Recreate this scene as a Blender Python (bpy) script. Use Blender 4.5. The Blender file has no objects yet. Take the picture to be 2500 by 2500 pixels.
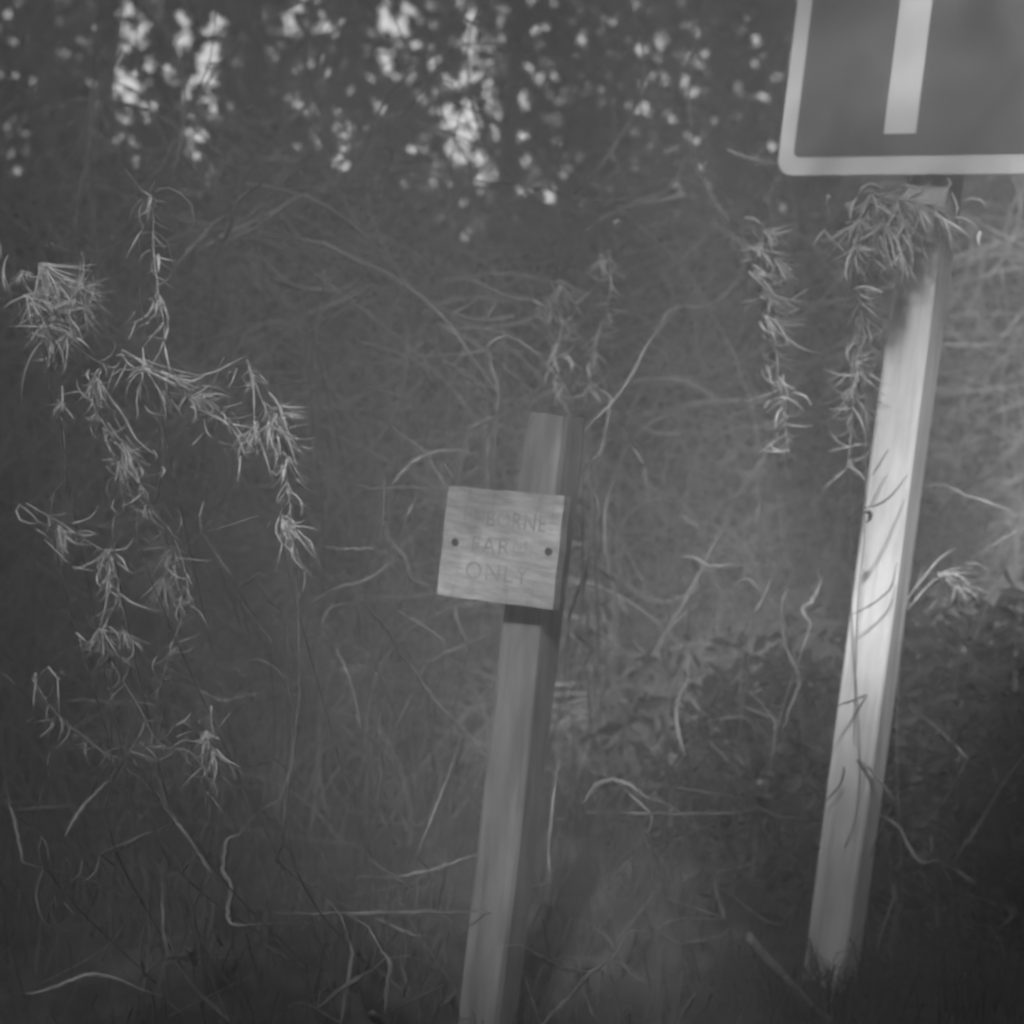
import bpy, math, random
from math import radians, sin, cos, pi, exp, log
from mathutils import Vector, Matrix
import numpy as np

random.seed(7)
rng = np.random.default_rng(11)
scn = bpy.context.scene
col = scn.collection

# ------------------------------------------------------------------ camera
CAM_H, PITCH, ROLL = 1.16, -8.0, 4.5
FPX = 80.0 / 56.0 * 2500.0
_p, _r = radians(PITCH), radians(ROLL)
FW = Vector((0, cos(_p), sin(_p)))
_r0, _u0 = Vector((1, 0, 0)), Vector((0, -sin(_p), cos(_p)))
RT = _r0 * cos(_r) + _u0 * sin(_r)
UP = _u0 * cos(_r) - _r0 * sin(_r)
CAM = Vector((0, 0, CAM_H))
cam_d = bpy.data.cameras.new('camera')
cam = bpy.data.objects.new('camera', cam_d)
col.objects.link(cam)
M = Matrix.Identity(4)
for i in range(3):
    M[i][0], M[i][1], M[i][2], M[i][3] = RT[i], UP[i], -FW[i], CAM[i]
cam.matrix_world = M
cam_d.sensor_fit = 'HORIZONTAL'
cam_d.sensor_width = 56.0
cam_d.lens = 80.0
cam_d.clip_start, cam_d.clip_end = 0.02, 400.0
cam_d.dof.use_dof = True
cam_d.dof.focus_distance = 1.95
cam_d.dof.aperture_fstop = 4.6
scn.camera = cam

# ------------------------------------------------------------------ light
SUN_DIR = Vector((-0.22, -0.74, 0.63)).normalized()      # towards the sun
world = bpy.data.worlds.new('World')
scn.world = world
world.use_nodes = True
wn = world.node_tree
for n in list(wn.nodes):
    wn.nodes.remove(n)
sky = wn.nodes.new('ShaderNodeTexSky')
sky.sky_type = 'NISHITA'
sky.sun_disc = False
sky.sun_elevation = math.asin(SUN_DIR.z)
sky.sun_rotation = math.atan2(SUN_DIR.x, SUN_DIR.y)
bw = wn.nodes.new('ShaderNodeRGBToBW')
bg = wn.nodes.new('ShaderNodeBackground')
bg.inputs['Strength'].default_value = 0.13
sky.dust_density = 3.0
wo = wn.nodes.new('ShaderNodeOutputWorld')
wn.links.new(sky.outputs[0], bw.inputs[0])
wn.links.new(bw.outputs[0], bg.inputs[0])
wn.links.new(bg.outputs[0], wo.inputs[0])

sd = bpy.data.lights.new('sun', 'SUN')
sd.energy = 5.0
sd.angle = radians(4.0)
sd.color = (1, 1, 1)
sun = bpy.data.objects.new('sun', sd)
sun.rotation_euler = SUN_DIR.to_track_quat('Z', 'Y').to_euler()
col.objects.link(sun)

scn.view_settings.view_transform = 'Standard'
scn.view_settings.look = 'None'
scn.view_settings.exposure = 1.55
scn.view_settings.gamma = 1.0
scn.render.engine = 'CYCLES'
scn.cycles.use_denoising = True
scn.cycles.max_bounces = 3
scn.cycles.diffuse_bounces = 1
scn.cycles.glossy_bounces = 1
scn.cycles.transmission_bounces = 1
scn.cycles.volume_bounces = 0
scn.cycles.use_adaptive_sampling = True
scn.cycles.adaptive_threshold = 0.008
scn.cycles.filter_width = 2.8
HAZE_DENSITY = 0.10

# ------------------------------------------------------------------ pixel helpers (photo is 2500 x 2500)
K = 2500.0 / 1932.0


def ray(x, y):
    return FW + RT * ((x - 1250.0) / FPX) - UP * ((y - 1250.0) / FPX)


def P(x, y, d):
    return CAM + ray(x, y) * d


def on_plane(x, y, q, n):
    v = ray(x, y)
    return CAM + v * ((q - CAM).dot(n) / v.dot(n))


def proj(p):
    q = p - CAM
    d = q.dot(FW)
    return 1250 + FPX * q.dot(RT) / d, 1250 - FPX * q.dot(UP) / d, d


ZM = {'a': (0, 400, 2.2729), 'b': (0, 1150, 2.2729), 'c': (250, 420, 4.6), 'd': (200, 840, 3.22),
      'e': (0, 560, 4.6), 'f': (1780, 420, 2.8836), 'g': (0, 1900, 2.1467), 'h': (850, 1800, 2.0337),
      'i': (1250, 1200, 2.576), 'j': (1100, 500, 2.415), 'k': (700, 900, 1.932), 'l': (1750, 1750, 2.576),
      'm': (1750, 1100, 2.576), 'n': (200, 0, 1.7564), 'o': (0, 0, 1932 / 2500.0)}


def Z(zone, s):
    ox, oy, sc = ZM[zone]
    v = [float(t) for t in s.replace(',', ' ').split()]
    return [(ox + v[i] / sc, oy + v[i + 1] / sc) for i in range(0, len(v), 2)]


# ------------------------------------------------------------------ object helpers
def link(o, parent=None):
    col.objects.link(o)
    if parent is not None:
        o.parent = parent
    return o


def tag(o, label=None, cat=None, group=None, kind=None):
    if label:
        o['label'] = label
    if cat:
        o['category'] = cat
    if group:
        o['group'] = group
    if kind:
        o['kind'] = kind
    return o


def empty(name, loc, label, cat, group=None):
    o = bpy.data.objects.new(name, None)
    o.location = loc
    o.empty_display_size = 0.05
    link(o)
    return tag(o, label, cat, group)


def mesh_obj(name, verts, faces, mat, parent=None, smooth=False, origin=None):
    me = bpy.data.meshes.new(name)
    if origin is None:
        origin = parent.location if parent is not None and parent.type == 'EMPTY' else Vector((0, 0, 0))
    if isinstance(verts, np.ndarray):
        verts = (verts - np.array(origin)).tolist()
    else:
        verts = [tuple(Vector(v) - Vector(origin)) for v in verts]
    me.from_pydata(verts, [], faces)
    if smooth:
        me.polygons.foreach_set('use_smooth', [True] * len(me.polygons))
    me.update()
    me.materials.append(mat)
    o = bpy.data.objects.new(name, me)
    return link(o, parent)


def catmull(pts, n):
    pts = [Vector(p) for p in pts]
    if len(pts) == 2:
        return [pts[0].lerp(pts[1], i / (n - 1)) for i in range(n)]
    ext = [pts[0] * 2 - pts[1]] + pts + [pts[-1] * 2 - pts[-2]]
    m = len(pts) - 1
    out = []
    for i in range(n):
        t = i / (n - 1) * m
        k = min(int(t), m - 1)
        f = t - k
        a, b, c, d = ext[k:k + 4]
        out.append(0.5 * ((2 * b) + (c - a) * f + (2 * a - 5 * b + 4 * c - d) * f * f + (3 * b - a - 3 * c + d) * f ** 3))
    return out


def tube(pts, radii, sides=6, flat=1.0, V=None, Fc=None, ref=None):
    """append an (elliptic) tube along pts"""
    if V is None:
        V, Fc = [], []
    base = len(V)
    n = len(pts)
    ref = ref or Vector((0.13, -1, 0.2)).normalized()
    for i, p in enumerate(pts):
        t = pts[min(i + 1, n - 1)] - pts[max(i - 1, 0)]
        if t.length < 1e-9:
            t = Vector((0, 0, 1))
        t.normalize()
        a = t.cross(ref)
        if a.length < 1e-4:
            a = t.orthogonal()
        a.normalize()
        b = t.cross(a)
        r = radii[i]
        for s in range(sides):
            an = 2 * pi * s / sides
            V.append(p + a * (cos(an) * r) + b * (sin(an) * r * flat))
    for i in range(n - 1):
        for s in range(sides):
            q = base + i * sides
            s2 = (s + 1) % sides
            Fc.append((q + s, q + s2, q + sides + s2, q + sides + s))
    Fc.append(tuple(base + s for s in range(sides))[::-1])
    Fc.append(tuple(base + (n - 1) * sides + s for s in range(sides)))
    return V, Fc


# ------------------------------------------------------------------ materials (the film is black and white: every colour is a grey)
def mat_base(name, rough=0.8, spec=0.3):
    m = bpy.data.materials.new(name)
    m.use_nodes = True
    nt = m.node_tree
    b = nt.nodes['Principled BSDF']
    b.inputs['Roughness'].default_value = rough
    b.inputs['Specular IOR Level'].default_value = spec
    return m, nt, b


def mat_noise(name, lo, hi, scale=8.0, stretch=(1, 1, 1), rough=0.85, spec=0.2, bump=0.0, detail=6.0, rand=0.0, coord='Object', p0=0.35, p1=0.65):
    m, nt, b = mat_base(name, rough, spec)
    tc = nt.nodes.new('ShaderNodeTexCoord')
    mp = nt.nodes.new('ShaderNodeMapping')
    mp.inputs['Scale'].default_value = stretch
    nz = nt.nodes.new('ShaderNodeTexNoise')
    nz.inputs['Scale'].default_value = scale
    nz.inputs['Detail'].default_value = detail
    cr = nt.nodes.new('ShaderNodeValToRGB')
    cr.color_ramp.elements[0].position = p0
    cr.color_ramp.elements[1].position = p1
    cr.color_ramp.elements[0].color = (lo, lo, lo, 1)
    cr.color_ramp.elements[1].color = (hi, hi, hi, 1)
    nt.links.new(tc.outputs[coord], mp.inputs[0])
    nt.links.new(mp.outputs[0], nz.inputs['Vector'])
    nt.links.new(nz.outputs['Fac'], cr.inputs[0])
    out = cr.outputs[0]
    if rand > 0:
        oi = nt.nodes.new('ShaderNodeObjectInfo')
        mr = nt.nodes.new('ShaderNodeMapRange')
        mr.inputs['To Min'].default_value = 1 - rand
        mr.inputs['To Max'].default_value = 1 + rand
        nt.links.new(oi.outputs['Random'], mr.inputs['Value'])
        mx = nt.nodes.new('ShaderNodeMix')
        mx.data_type = 'RGBA'
        mx.blend_type = 'MULTIPLY'
        mx.inputs[0].default_value = 1.0
        nt.links.new(out, mx.inputs[6])
        nt.links.new(mr.outputs[0], mx.inputs[7])
        out = mx.outputs[2]
    nt.links.new(out, b.inputs['Base Color'])
    if bump > 0:
        bp = nt.nodes.new('ShaderNodeBump')
        bp.inputs['Strength'].default_value = bump
        bp.inputs['Distance'].default_value = 0.004
        nt.links.new(nz.outputs['Fac'], bp.inputs['Height'])
        nt.links.new(bp.outputs[0], b.inputs['Normal'])
    return m


def mat_leaf(name, lo, hi, scale=30.0, transl=0.3, rand=0.25):
    m = mat_noise(name, lo, hi, scale, rough=0.75, spec=0.25, rand=rand)
    nt = m.node_tree
    b = nt.nodes['Principled BSDF']
    out = nt.nodes['Material Output']
    tr = nt.nodes.new('ShaderNodeBsdfTranslucent')
    src = b.inputs['Base Color'].links[0].from_socket
    nt.links.new(src, tr.inputs['Color'])
    mx = nt.nodes.new('ShaderNodeMixShader')
    mx.inputs[0].default_value = transl
    nt.links.new(b.outputs[0], mx.inputs[1])
    nt.links.new(tr.outputs[0], mx.inputs[2])
    nt.links.new(mx.outputs[0], out.inputs['Surface'])
    return m


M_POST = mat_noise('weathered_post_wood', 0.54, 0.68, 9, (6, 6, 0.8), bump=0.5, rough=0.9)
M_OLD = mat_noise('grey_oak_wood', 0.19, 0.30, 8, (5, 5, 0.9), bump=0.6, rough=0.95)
M_BOARD = mat_noise('bleached_board_wood', 0.30, 0.52, 22, (1.0, 1.0, 3.6), bump=0.9, rough=0.9, p0=0.3, p1=0.7)
M_LETTER = mat_noise('worn_carved_letter', 0.20, 0.36, 45, (1, 1, 1), rough=0.95, p0=0.3, p1=0.7)
M_SCREW = mat_noise('rusty_screw', 0.025, 0.06, 60, rough=0.7, spec=0.5)
M_WHITE = mat_noise('white_sign_sheeting', 0.50, 0.60, 6, rough=0.45, spec=0.4, p0=0.2, p1=0.8)
M_RED = mat_noise('red_sign_sheeting', 0.10, 0.13, 6, rough=0.45, spec=0.4)
M_METAL = mat_noise('galvanised_metal', 0.3, 0.42, 20, rough=0.45, spec=0.6)
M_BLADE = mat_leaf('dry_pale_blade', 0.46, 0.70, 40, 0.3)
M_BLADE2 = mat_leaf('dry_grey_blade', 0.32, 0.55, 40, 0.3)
M_STEM = mat_noise('dry_brown_stem', 0.10, 0.18, 40, rand=0.2)
M_CANE = mat_noise('bramble_cane_bark', 0.14, 0.30, 25, rand=0.35)
M_CANE_PALE = mat_noise('pale_dead_cane', 0.20, 0.36, 25, rand=0.2)
M_CANE_DARK = mat_noise('dark_vine_bark', 0.07, 0.14, 25)
M_HEDGE = mat_leaf('hedge_leaf', 0.03, 0.085, 3, 0.2, 0.2)
M_TREE = mat_leaf('conifer_leaf', 0.018, 0.045, 2, 0.15, 0.2)
M_SHADE_BUSH = mat_leaf('blackened_shade_leaf', 0.008, 0.025, 3, 0.05, 0.2)  # leaf colour blackened to put the corner's shade into the bushes
M_BARK = mat_noise('tree_bark', 0.03, 0.07, 6, (6, 6, 0.8), bump=0.6)
M_GROUND = mat_noise('leaf_litter_ground', 0.03, 0.10, 14, bump=0.7, coord='Object')
M_THICK = mat_noise('thicket_stem', 0.16, 0.36, 6)
M_GRASS = mat_leaf('dead_grass', 0.05, 0.14, 5, 0.3, 0.1)

def add_cracks(m, strength=0.55):
    nt = m.node_tree
    b = nt.nodes['Principled BSDF']
    src = b.inputs['Base Color'].links[0].from_socket
    tc = nt.nodes.new('ShaderNodeTexCoord')
    for sc, st, p0, p1, lo in ((55, (1, 1, .035), .36, .44, 1 - strength), (5, (1, 1, .6), .38, .62, .72)):
        mp = nt.nodes.new('ShaderNodeMapping')
        mp.inputs['Scale'].default_value = st
        nz = nt.nodes.new('ShaderNodeTexNoise')
        nz.inputs['Scale'].default_value = sc
        nz.inputs['Detail'].default_value = 5
        cr = nt.nodes.new('ShaderNodeValToRGB')
        cr.color_ramp.elements[0].position, cr.color_ramp.elements[1].position = p0, p1
        cr.color_ramp.elements[0].color = (lo, lo, lo, 1)
        cr.color_ramp.elements[1].color = (1, 1, 1, 1)
        mx = nt.nodes.new('ShaderNodeMix')
        mx.data_type = 'RGBA'
        mx.blend_type = 'MULTIPLY'
        mx.inputs[0].default_value = 1
        nt.links.new(tc.outputs['Object'], mp.inputs[0])
        nt.links.new(mp.outputs[0], nz.inputs['Vector'])
        nt.links.new(nz.outputs['Fac'], cr.inputs[0])
        nt.links.new(src, mx.inputs[6])
        nt.links.new(cr.outputs[0], mx.inputs[7])
        src = mx.outputs[2]
    nt.links.new(src, b.inputs['Base Color'])


add_cracks(M_POST, .15)
add_cracks(M_OLD, .2)
add_cracks(M_BOARD, .15)

# retro-reflective blue face: flat sheeting with a fine bead pattern
M_BLUE, nt, b = mat_base('blue_sign_sheeting', 0.42, 0.4)
tc = nt.nodes.new('ShaderNodeTexCoord')
nz = nt.nodes.new('ShaderNodeTexNoise')
nz.inputs['Scale'].default_value = 7
vo = nt.nodes.new('ShaderNodeTexVoronoi')
vo.inputs['Scale'].default_value = 240
vo.inputs['Randomness'].default_value = 0.15
cr = nt.nodes.new('ShaderNodeValToRGB')
cr.color_ramp.elements[0].position, cr.color_ramp.elements[1].position = 0.0, 0.35
cr.color_ramp.elements[0].color = (0.155, 0.155, 0.155, 1)
cr.color_ramp.elements[1].color = (0.11, 0.11, 0.11, 1)
cr2 = nt.nodes.new('ShaderNodeValToRGB')
cr2.color_ramp.elements[0].position, cr2.color_ramp.elements[1].position = .3, .7
cr2.color_ramp.elements[0].color = (0.72, 0.72, 0.72, 1)
cr2.color_ramp.elements[1].color = (1.1, 1.1, 1.1, 1)
mx = nt.nodes.new('ShaderNodeMix')
mx.data_type = 'RGBA'
mx.blend_type = 'MULTIPLY'
mx.inputs[0].default_value = 1
nt.links.new(tc.outputs['Object'], nz.inputs['Vector'])
nt.links.new(tc.outputs['Object'], vo.inputs['Vector'])
nt.links.new(vo.outputs['Distance'], cr.inputs[0])
nt.links.new(nz.outputs['Fac'], cr2.inputs[0])
nt.links.new(cr.outputs[0], mx.inputs[6])
nt.links.new(cr2.outputs[0], mx.inputs[7])
nt.links.new(mx.outputs[2], b.inputs['Base Color'])

# ------------------------------------------------------------------ ground
def ground_z(x, y):
    return 0.035 * sin(x * 2.3 + 0.6) * cos(y * 1.9) + 0.02 * sin(x * 5.1 + y * 4.3)


xs = np.linspace(-14, 14, 141)
ys = np.linspace(-6, 8.6, 116)
gv = [(x, y, ground_z(x, y)) for y in ys for x in xs]
gf = [(j * 141 + i, j * 141 + i + 1, (j + 1) * 141 + i + 1, (j + 1) * 141 + i) for j in range(115) for i in range(140)]
tag(mesh_obj('ground', gv, gf, M_GROUND, smooth=True), 'rough verge of leaf litter and dead grass under the thicket', kind='structure')


# ------------------------------------------------------------------ leaf masses
def leaf_cloud(pos, size, size_var=0.4, aspect=0.5, droop=0.0):
    """one quad (two bent triangles) per position; pos is an (n,3) array"""
    n = len(pos)
    d = rng.normal(size=(n, 3))
    d[:, 2] = d[:, 2] * 0.8 - droop
    d /= np.linalg.norm(d, axis=1)[:, None]
    e = np.cross(d, rng.normal(size=(n, 3)))
    e /= np.linalg.norm(e, axis=1)[:, None]
    nn = np.cross(d, e)
    s = size * (1 + size_var * rng.uniform(-1, 1, n))[:, None]
    v0 = pos - d * s * 0.5
    v1 = pos + e * s * aspect * 0.5 + nn * s * 0.08
    v2 = pos + d * s * 0.5
    v3 = pos - e * s * aspect * 0.5 + nn * s * 0.08
    V = np.stack([v0, v1, v2, v3], 1).reshape(-1, 3)
    Fc = np.arange(4 * n).reshape(-1, 4).tolist()
    return V, Fc


# ------------------------------------------------------------------ trees beyond the hedge: crowns with gaps of sky
HOLES = []      # (x, y, rx, ry) in photo pixels/1932: the openings through the crowns
for t in '''232 110 12 26; 262 160 15 22; 236 248 12 34; 250 90 8 12; 285 120 8 10; 345 190 20 18; 375 225 13 34; 372 330 22 34;
            395 345 12 20; 350 360 9 18; 398 180 9 42; 336 90 8 12; 410 250 8 20; 365 150 9 12; 540 40 9 22; 560 15 12 12; 600 60 7 7; 515 155 7 9;
            620 335 14 26; 650 285 9 30; 635 240 8 10; 605 285 9 10; 690 380 12 16; 560 365 10 20; 735 30 12 24; 770 20 14 14; 765 55 14 12;
            745 65 7 16; 780 280 16 12; 845 228 14 20; 862 240 9 20; 905 245 11 16; 880 270 11 10; 880 300 12 10; 910 300 11 10; 935 245 9 14; 885 215 8 20;
            890 50 9 26; 875 150 10 10; 862 160 8 8; 920 160 9 8; 960 125 8 7; 1028 370 20 16; 1000 350 8 12; 1215 185 12 20; 1205 90 8 14; 1240 110 6 7;
            1300 105 6 7; 1430 85 8 18; 1400 60 6 8; 1385 118 8 9; 1440 180 10 9; 1465 145 7 9; 1455 275 12 12; 1410 376 8 7; 1437 376 9 7; 1400 165 6 7;
            650 105 6 8; 665 165 6 7; 700 150 6 7; 720 205 7 9; 560 195 5 6; 585 200 6 6; 612 130 5 6; 545 310 7 9; 760 345 6 8; 820 305 6 8;
            990 260 7 12; 1010 60 6 7; 1060 55 6 6; 1100 75 5 6; 1020 140 6 6; 60 130 5 9; 55 115 5 8; 240 380 9 14; 990 130 5 6; 700 60 6 9; 655 25 7 9;
            820 20 7 9; 945 25 7 8; 1245 15 5 6; 430 330 6 14; 200 330 5 14; 1065 330 5 6; 1330 315 7 5; 240 180 7 40; 275 200 6 22; 356 260 7 36; 388 280 7 34; 405 110 6 30; 225 290 6 18; 640 300 7 30; 600 250 6 22; 850 290 8 20; 730 120 6 22; 890 120 7 22; 238 35 11 34; 302 28 7 12; 346 58 12 38; 384 105 9 46; 268 62 10 24; 326 142 7 16; 296 186 7 12; 412 40 7 18; 220 165 6 20; 255 300 7 22; 365 290 9 30; 340 330 7 20'''.split(';'):
    HOLES.append([float(q) for q in t.split()])
_h2 = []
for hx, hy, hrx, hry in HOLES:                     # break long openings into chains of smaller ones, as twigs do
    if hry < 15:
        _h2.append([hx, hy, hrx * .9, hry * .9])
        continue
    m_ = max(2, int(hry / 8))
    for q_ in range(m_):
        _h2.append([hx + random.uniform(-.75, .75) * hrx, hy + hry * (2 * (q_ + random.uniform(.1, .9)) / m_ - 1), random.uniform(5, 10), random.uniform(9, 15)])
        if random.random() < .6:
            _h2.append([hx + random.uniform(-1, 1) * hrx, hy + hry * random.uniform(-1, 1), random.uniform(4, 7), random.uniform(6, 11)])
HOLES = np.array(_h2)
# denser / looser zones of the crowns (x, y, rx, ry, strength): looser means more small gaps
LOOSE = np.array([[310, 200, 120, 190, 1.0], [640, 200, 150, 170, 0.75], [860, 160, 150, 170, 0.9], [1220, 120, 110, 130, 0.7], [1420, 130, 60, 110, 0.7]])
_c, _R, _U, _F = (np.array(v) for v in (CAM, RT, UP, FW))


def to_px(pos):
    q = pos - _c
    d = q @ _F
    return (1250 + FPX * (q @ _R) / d) / K, (1250 - FPX * (q @ _U) / d) / K


def tree(name, x, y, height, rx, ry, nleaf, label, trunk_r, size=0.13):
    o = empty(name, (x, y, 0), label, 'tree', 'trees behind the thicket')
    # trunk and limbs
    V, Fc = [], []
    lean = random.uniform(-0.15, 0.15)
    tp = [Vector((x + lean * t + 0.05 * sin(5 * t), y, height * 0.95 * t)) for t in np.linspace(0, 1, 9)]
    tube(tp, [trunk_r * (1.15 - t) for t in np.linspace(0, 1, 9)], 8, 1, V, Fc)
    for k in range(9):
        z = random.uniform(0.18, 0.85) * height
        a = random.uniform(0, 2 * pi)
        l = rx * random.uniform(0.5, 0.95)
        p0 = Vector((x + lean * z / height, y, z))
        p1 = p0 + Vector((cos(a) * l * 0.5, sin(a) * ry * 0.4, 0.15))
        p2 = p0 + Vector((cos(a) * l, sin(a) * ry * 0.8, -0.1))
        tube(catmull([p0, p1, p2], 6), [trunk_r * 0.35 * (1 - 0.15 * i) for i in range(6)], 5, 1, V, Fc)
    mesh_obj('trunk', V, Fc, M_BARK, o, True)
    # crown: hanging sprays filling a volume
    ang = rng.uniform(0, 2 * pi, nleaf)
    rad = np.sqrt(rng.uniform(0, 1, nleaf))
    zz = rng.uniform(0.06, 1.0, nleaf)
    wid = 1.0 - 0.2 * zz
    pos = np.stack([x + np.cos(ang) * rad * rx * wid, y + np.sin(ang) * rad * ry * wid, zz * height], 1)
    pos += rng.normal(size=pos.shape) * 0.05
    px, py = to_px(pos)
    keep = np.ones(nleaf, bool)
    for hx, hy, hrx, hry in HOLES:
        keep &= ((px - hx) / (hrx + 3)) ** 2 + ((py - hy) / (hry * 1.05 + 4)) ** 2 > 1
    loose = np.zeros(nleaf)
    for lx, ly, lrx, lry, s in LOOSE:
        loose = np.maximum(loose, s * np.exp(-(((px - lx) / lrx) ** 2 + ((py - ly) / lry) ** 2) * 1.2))
    keep &= rng.uniform(0, 1, nleaf) > loose * 0.33
    V, Fc = leaf_cloud(pos[keep], size, 0.4, 0.4, 0.5)
    c = mesh_obj('crown', V, Fc, M_TREE, o)
    c['kind'] = 'stuff'
    return o


tree('conifer_tree', -2.45, 7.2, 3.6, 1.15, 0.75, 15000, 'leftmost dark conifer behind the thicket, almost no sky through it', 0.10, 0.10)
tree('conifer_tree', -1.30, 6.8, 3.65, 0.95, 0.70, 12500, 'dark conifer with two tall ragged columns of sky gaps above the spidery dry plant', 0.09, 0.10)
tree('conifer_tree', -0.25, 7.3, 3.6, 1.02, 0.70, 13000, 'dark conifer speckled with round sky gaps at top centre left', 0.085, 0.10)
tree('conifer_tree', 0.92, 6.9, 3.6, 1.02, 0.70, 13000, 'dark conifer with a bright knot of sky gaps above the board sign', 0.09, 0.10)
tree('conifer_tree', 1.76, 7.4, 3.7, 1.05, 0.70, 14000, 'dense dark conifer just left of the blue road sign', 0.10, 0.10)
tree('conifer_tree', -4.1, 6.6, 3.5, 1.2, 0.8, 9000, 'added dark conifer out of view beyond the left edge, blocking sky light', 0.10, 0.13)  # added, like the next one, to stop sky light leaking in
tree('conifer_tree', 4.5, 6.5, 3.5, 1.2, 0.8, 9000, 'added dark conifer out of view beyond the right edge, blocking sky light', 0.10, 0.13)
tree('conifer_tree', 2.82, 7.05, 3.6, 1.15, 0.75, 14000, 'dark conifer standing behind the blue road sign', 0.09, 0.10)


# ------------------------------------------------------------------ hedge of shrubs in front of the trees
def shrub(x, y, h, rx, ry, n, label, name='hedge_shrub', mat=None, group='shrubs of the hedge behind the posts', size=0.062):
    o = empty(name, (x, y, 0), label, 'shrub', group)
    for k in range(7):
        V, Fc = [], []
        bx, by = x + random.uniform(-.4, .4) * rx, y + random.uniform(-.3, .1) * ry
        tx, ty = x + random.uniform(-.9, .9) * rx, y + random.uniform(-.8, .5) * ry
        pts = catmull([(bx, by, 0), ((bx + tx) / 2 + random.uniform(-.12, .12), (by + ty) / 2, h * .5), (tx, ty, h * random.uniform(.75, 1.05))], 9)
        tube(pts, [0.016 * (1 - i / 10) for i in range(9)], 5, 1, V, Fc)
        mesh_obj('stem', V, Fc, M_STEM, o, True)
    a = rng.uniform(0, 2 * pi, n)
    r = rng.uniform(0, 1, n) ** 0.45
    t = rng.uniform(0.02, 1, n)
    prof = np.sqrt(np.clip(1 - (t * 0.98) ** 4, 0.02, 1))
    pos = np.stack([x + np.cos(a) * r * rx * prof, y + np.sin(a) * r * ry * prof, t * h], 1)
    pos += rng.normal(size=pos.shape) * 0.07
    V, Fc = leaf_cloud(pos, size, 0.5, 0.5)
    c = mesh_obj('foliage', V, Fc, mat or M_HEDGE, o)
    c['kind'] = 'stuff'


shrub(-1.60, 4.4, 1.25, 0.70, 0.55, 9000, 'dim leafy hedge shrub at the left edge behind the tangled dry clump')
shrub(-0.70, 4.6, 1.42, 0.70, 0.55, 9000, 'dim leafy hedge shrub behind the drooping dry plants')
shrub(0.15, 4.3, 1.20, 0.65, 0.50, 9000, 'dim leafy hedge shrub directly behind the board sign')
shrub(0.95, 4.5, 1.38, 0.65, 0.50, 9000, 'dim leafy hedge shrub between the two posts')
shrub(1.70, 4.3, 1.46, 0.70, 0.55, 9000, 'dim leafy hedge shrub behind the road sign post')
shrub(-1.15, 5.6, 1.72, 1.0, 0.5, 7500, 'taller dim shrub in the second row, left half')
shrub(0.50, 5.7, 1.55, 1.0, 0.5, 7500, 'taller dim shrub in the second row, behind the board sign')
shrub(2.10, 5.6, 1.75, 1.0, 0.5, 7500, 'taller dim shrub in the second row, right half')

shrub(0.98, 2.85, 0.58, 0.32, 0.22, 4600, 'added low bush, blackened for the lower right shade, beside the road sign post', 'added_dark_bush', M_SHADE_BUSH, 'low bushes added to darken the corner', 0.045)  # this bush and the next two are added to darken the lower right
shrub(1.36, 2.85, 0.72, 0.34, 0.24, 5600, 'added low bush, blackened for the shade at the right edge', 'added_dark_bush', M_SHADE_BUSH, 'low bushes added to darken the corner', 0.045)
shrub(0.62, 3.0, 0.40, 0.28, 0.20, 3600, 'lowest added bush, blackened as shade, behind the foot of the road sign post', 'added_dark_bush', M_SHADE_BUSH, 'low bushes added to darken the corner', 0.045)

# ------------------------------------------------------------------ the road sign on its square wooden post
def frame(yaw, tilt):
    a, t = radians(yaw), radians(tilt)
    xh = Vector((cos(a), -sin(a), 0))                       # along the face, right end nearer
    n = Vector((sin(a) * cos(t), cos(a) * cos(t), sin(t)))  # into the thing
    return xh, n


def post(parent, edge_bottom, edge_top, xh, w, mat, name='post', bev=0.006, extra=0.0, dpt=None):
    """square post whose front left edge runs between two points"""
    dpt = dpt or w
    up = (edge_top - edge_bottom).normalized()
    x = (xh - up * xh.dot(up)).normalized()
    y = up.cross(x).normalized()
    if y.y < 0:
        y = -y
    A = edge_bottom - up * extra
    L = (edge_top - A).length
    prof = []
    for cx, cy, sx, sy in ((0, 0, 1, 1), (w, 0, -1, 1), (w, dpt, -1, -1), (0, dpt, 1, -1)):
        c = [(cx + sx * bev, cy), (cx + sx * bev * .3, cy + sy * bev * .3), (cx, cy + sy * bev)]
        if (sx, sy) in ((1, 1), (-1, -1)):
            c = c[::-1]
        prof += c
    n = len(prof)
    rings = 26
    V, Fc = [], []
    for i in range(rings):
        t = i / (rings - 1)
        h = L * t
        wob = 0.0018
        for k, (px, py) in enumerate(prof):
            s = 1.0
            if i == rings - 1:
                s = 0.93
            qx, qy = w / 2 + (px - w / 2) * s, dpt / 2 + (py - dpt / 2) * s
            V.append(A + up * h + x * (qx + wob * sin(7 * t + k)) + y * (qy + wob * cos(9 * t + 2 * k)))
        if i == rings - 2:
            pass
    for i in range(rings - 1):
        for k in range(n):
            k2 = (k + 1) % n
            Fc.append((i * n + k, i * n + k2, (i + 1) * n + k2, (i + 1) * n + k))
    Fc.append(tuple(range(n))[::-1])
    Fc.append(tuple((rings - 1) * n + k for k in range(n)))
    return mesh_obj(name, V, Fc, mat, parent, False)


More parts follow.
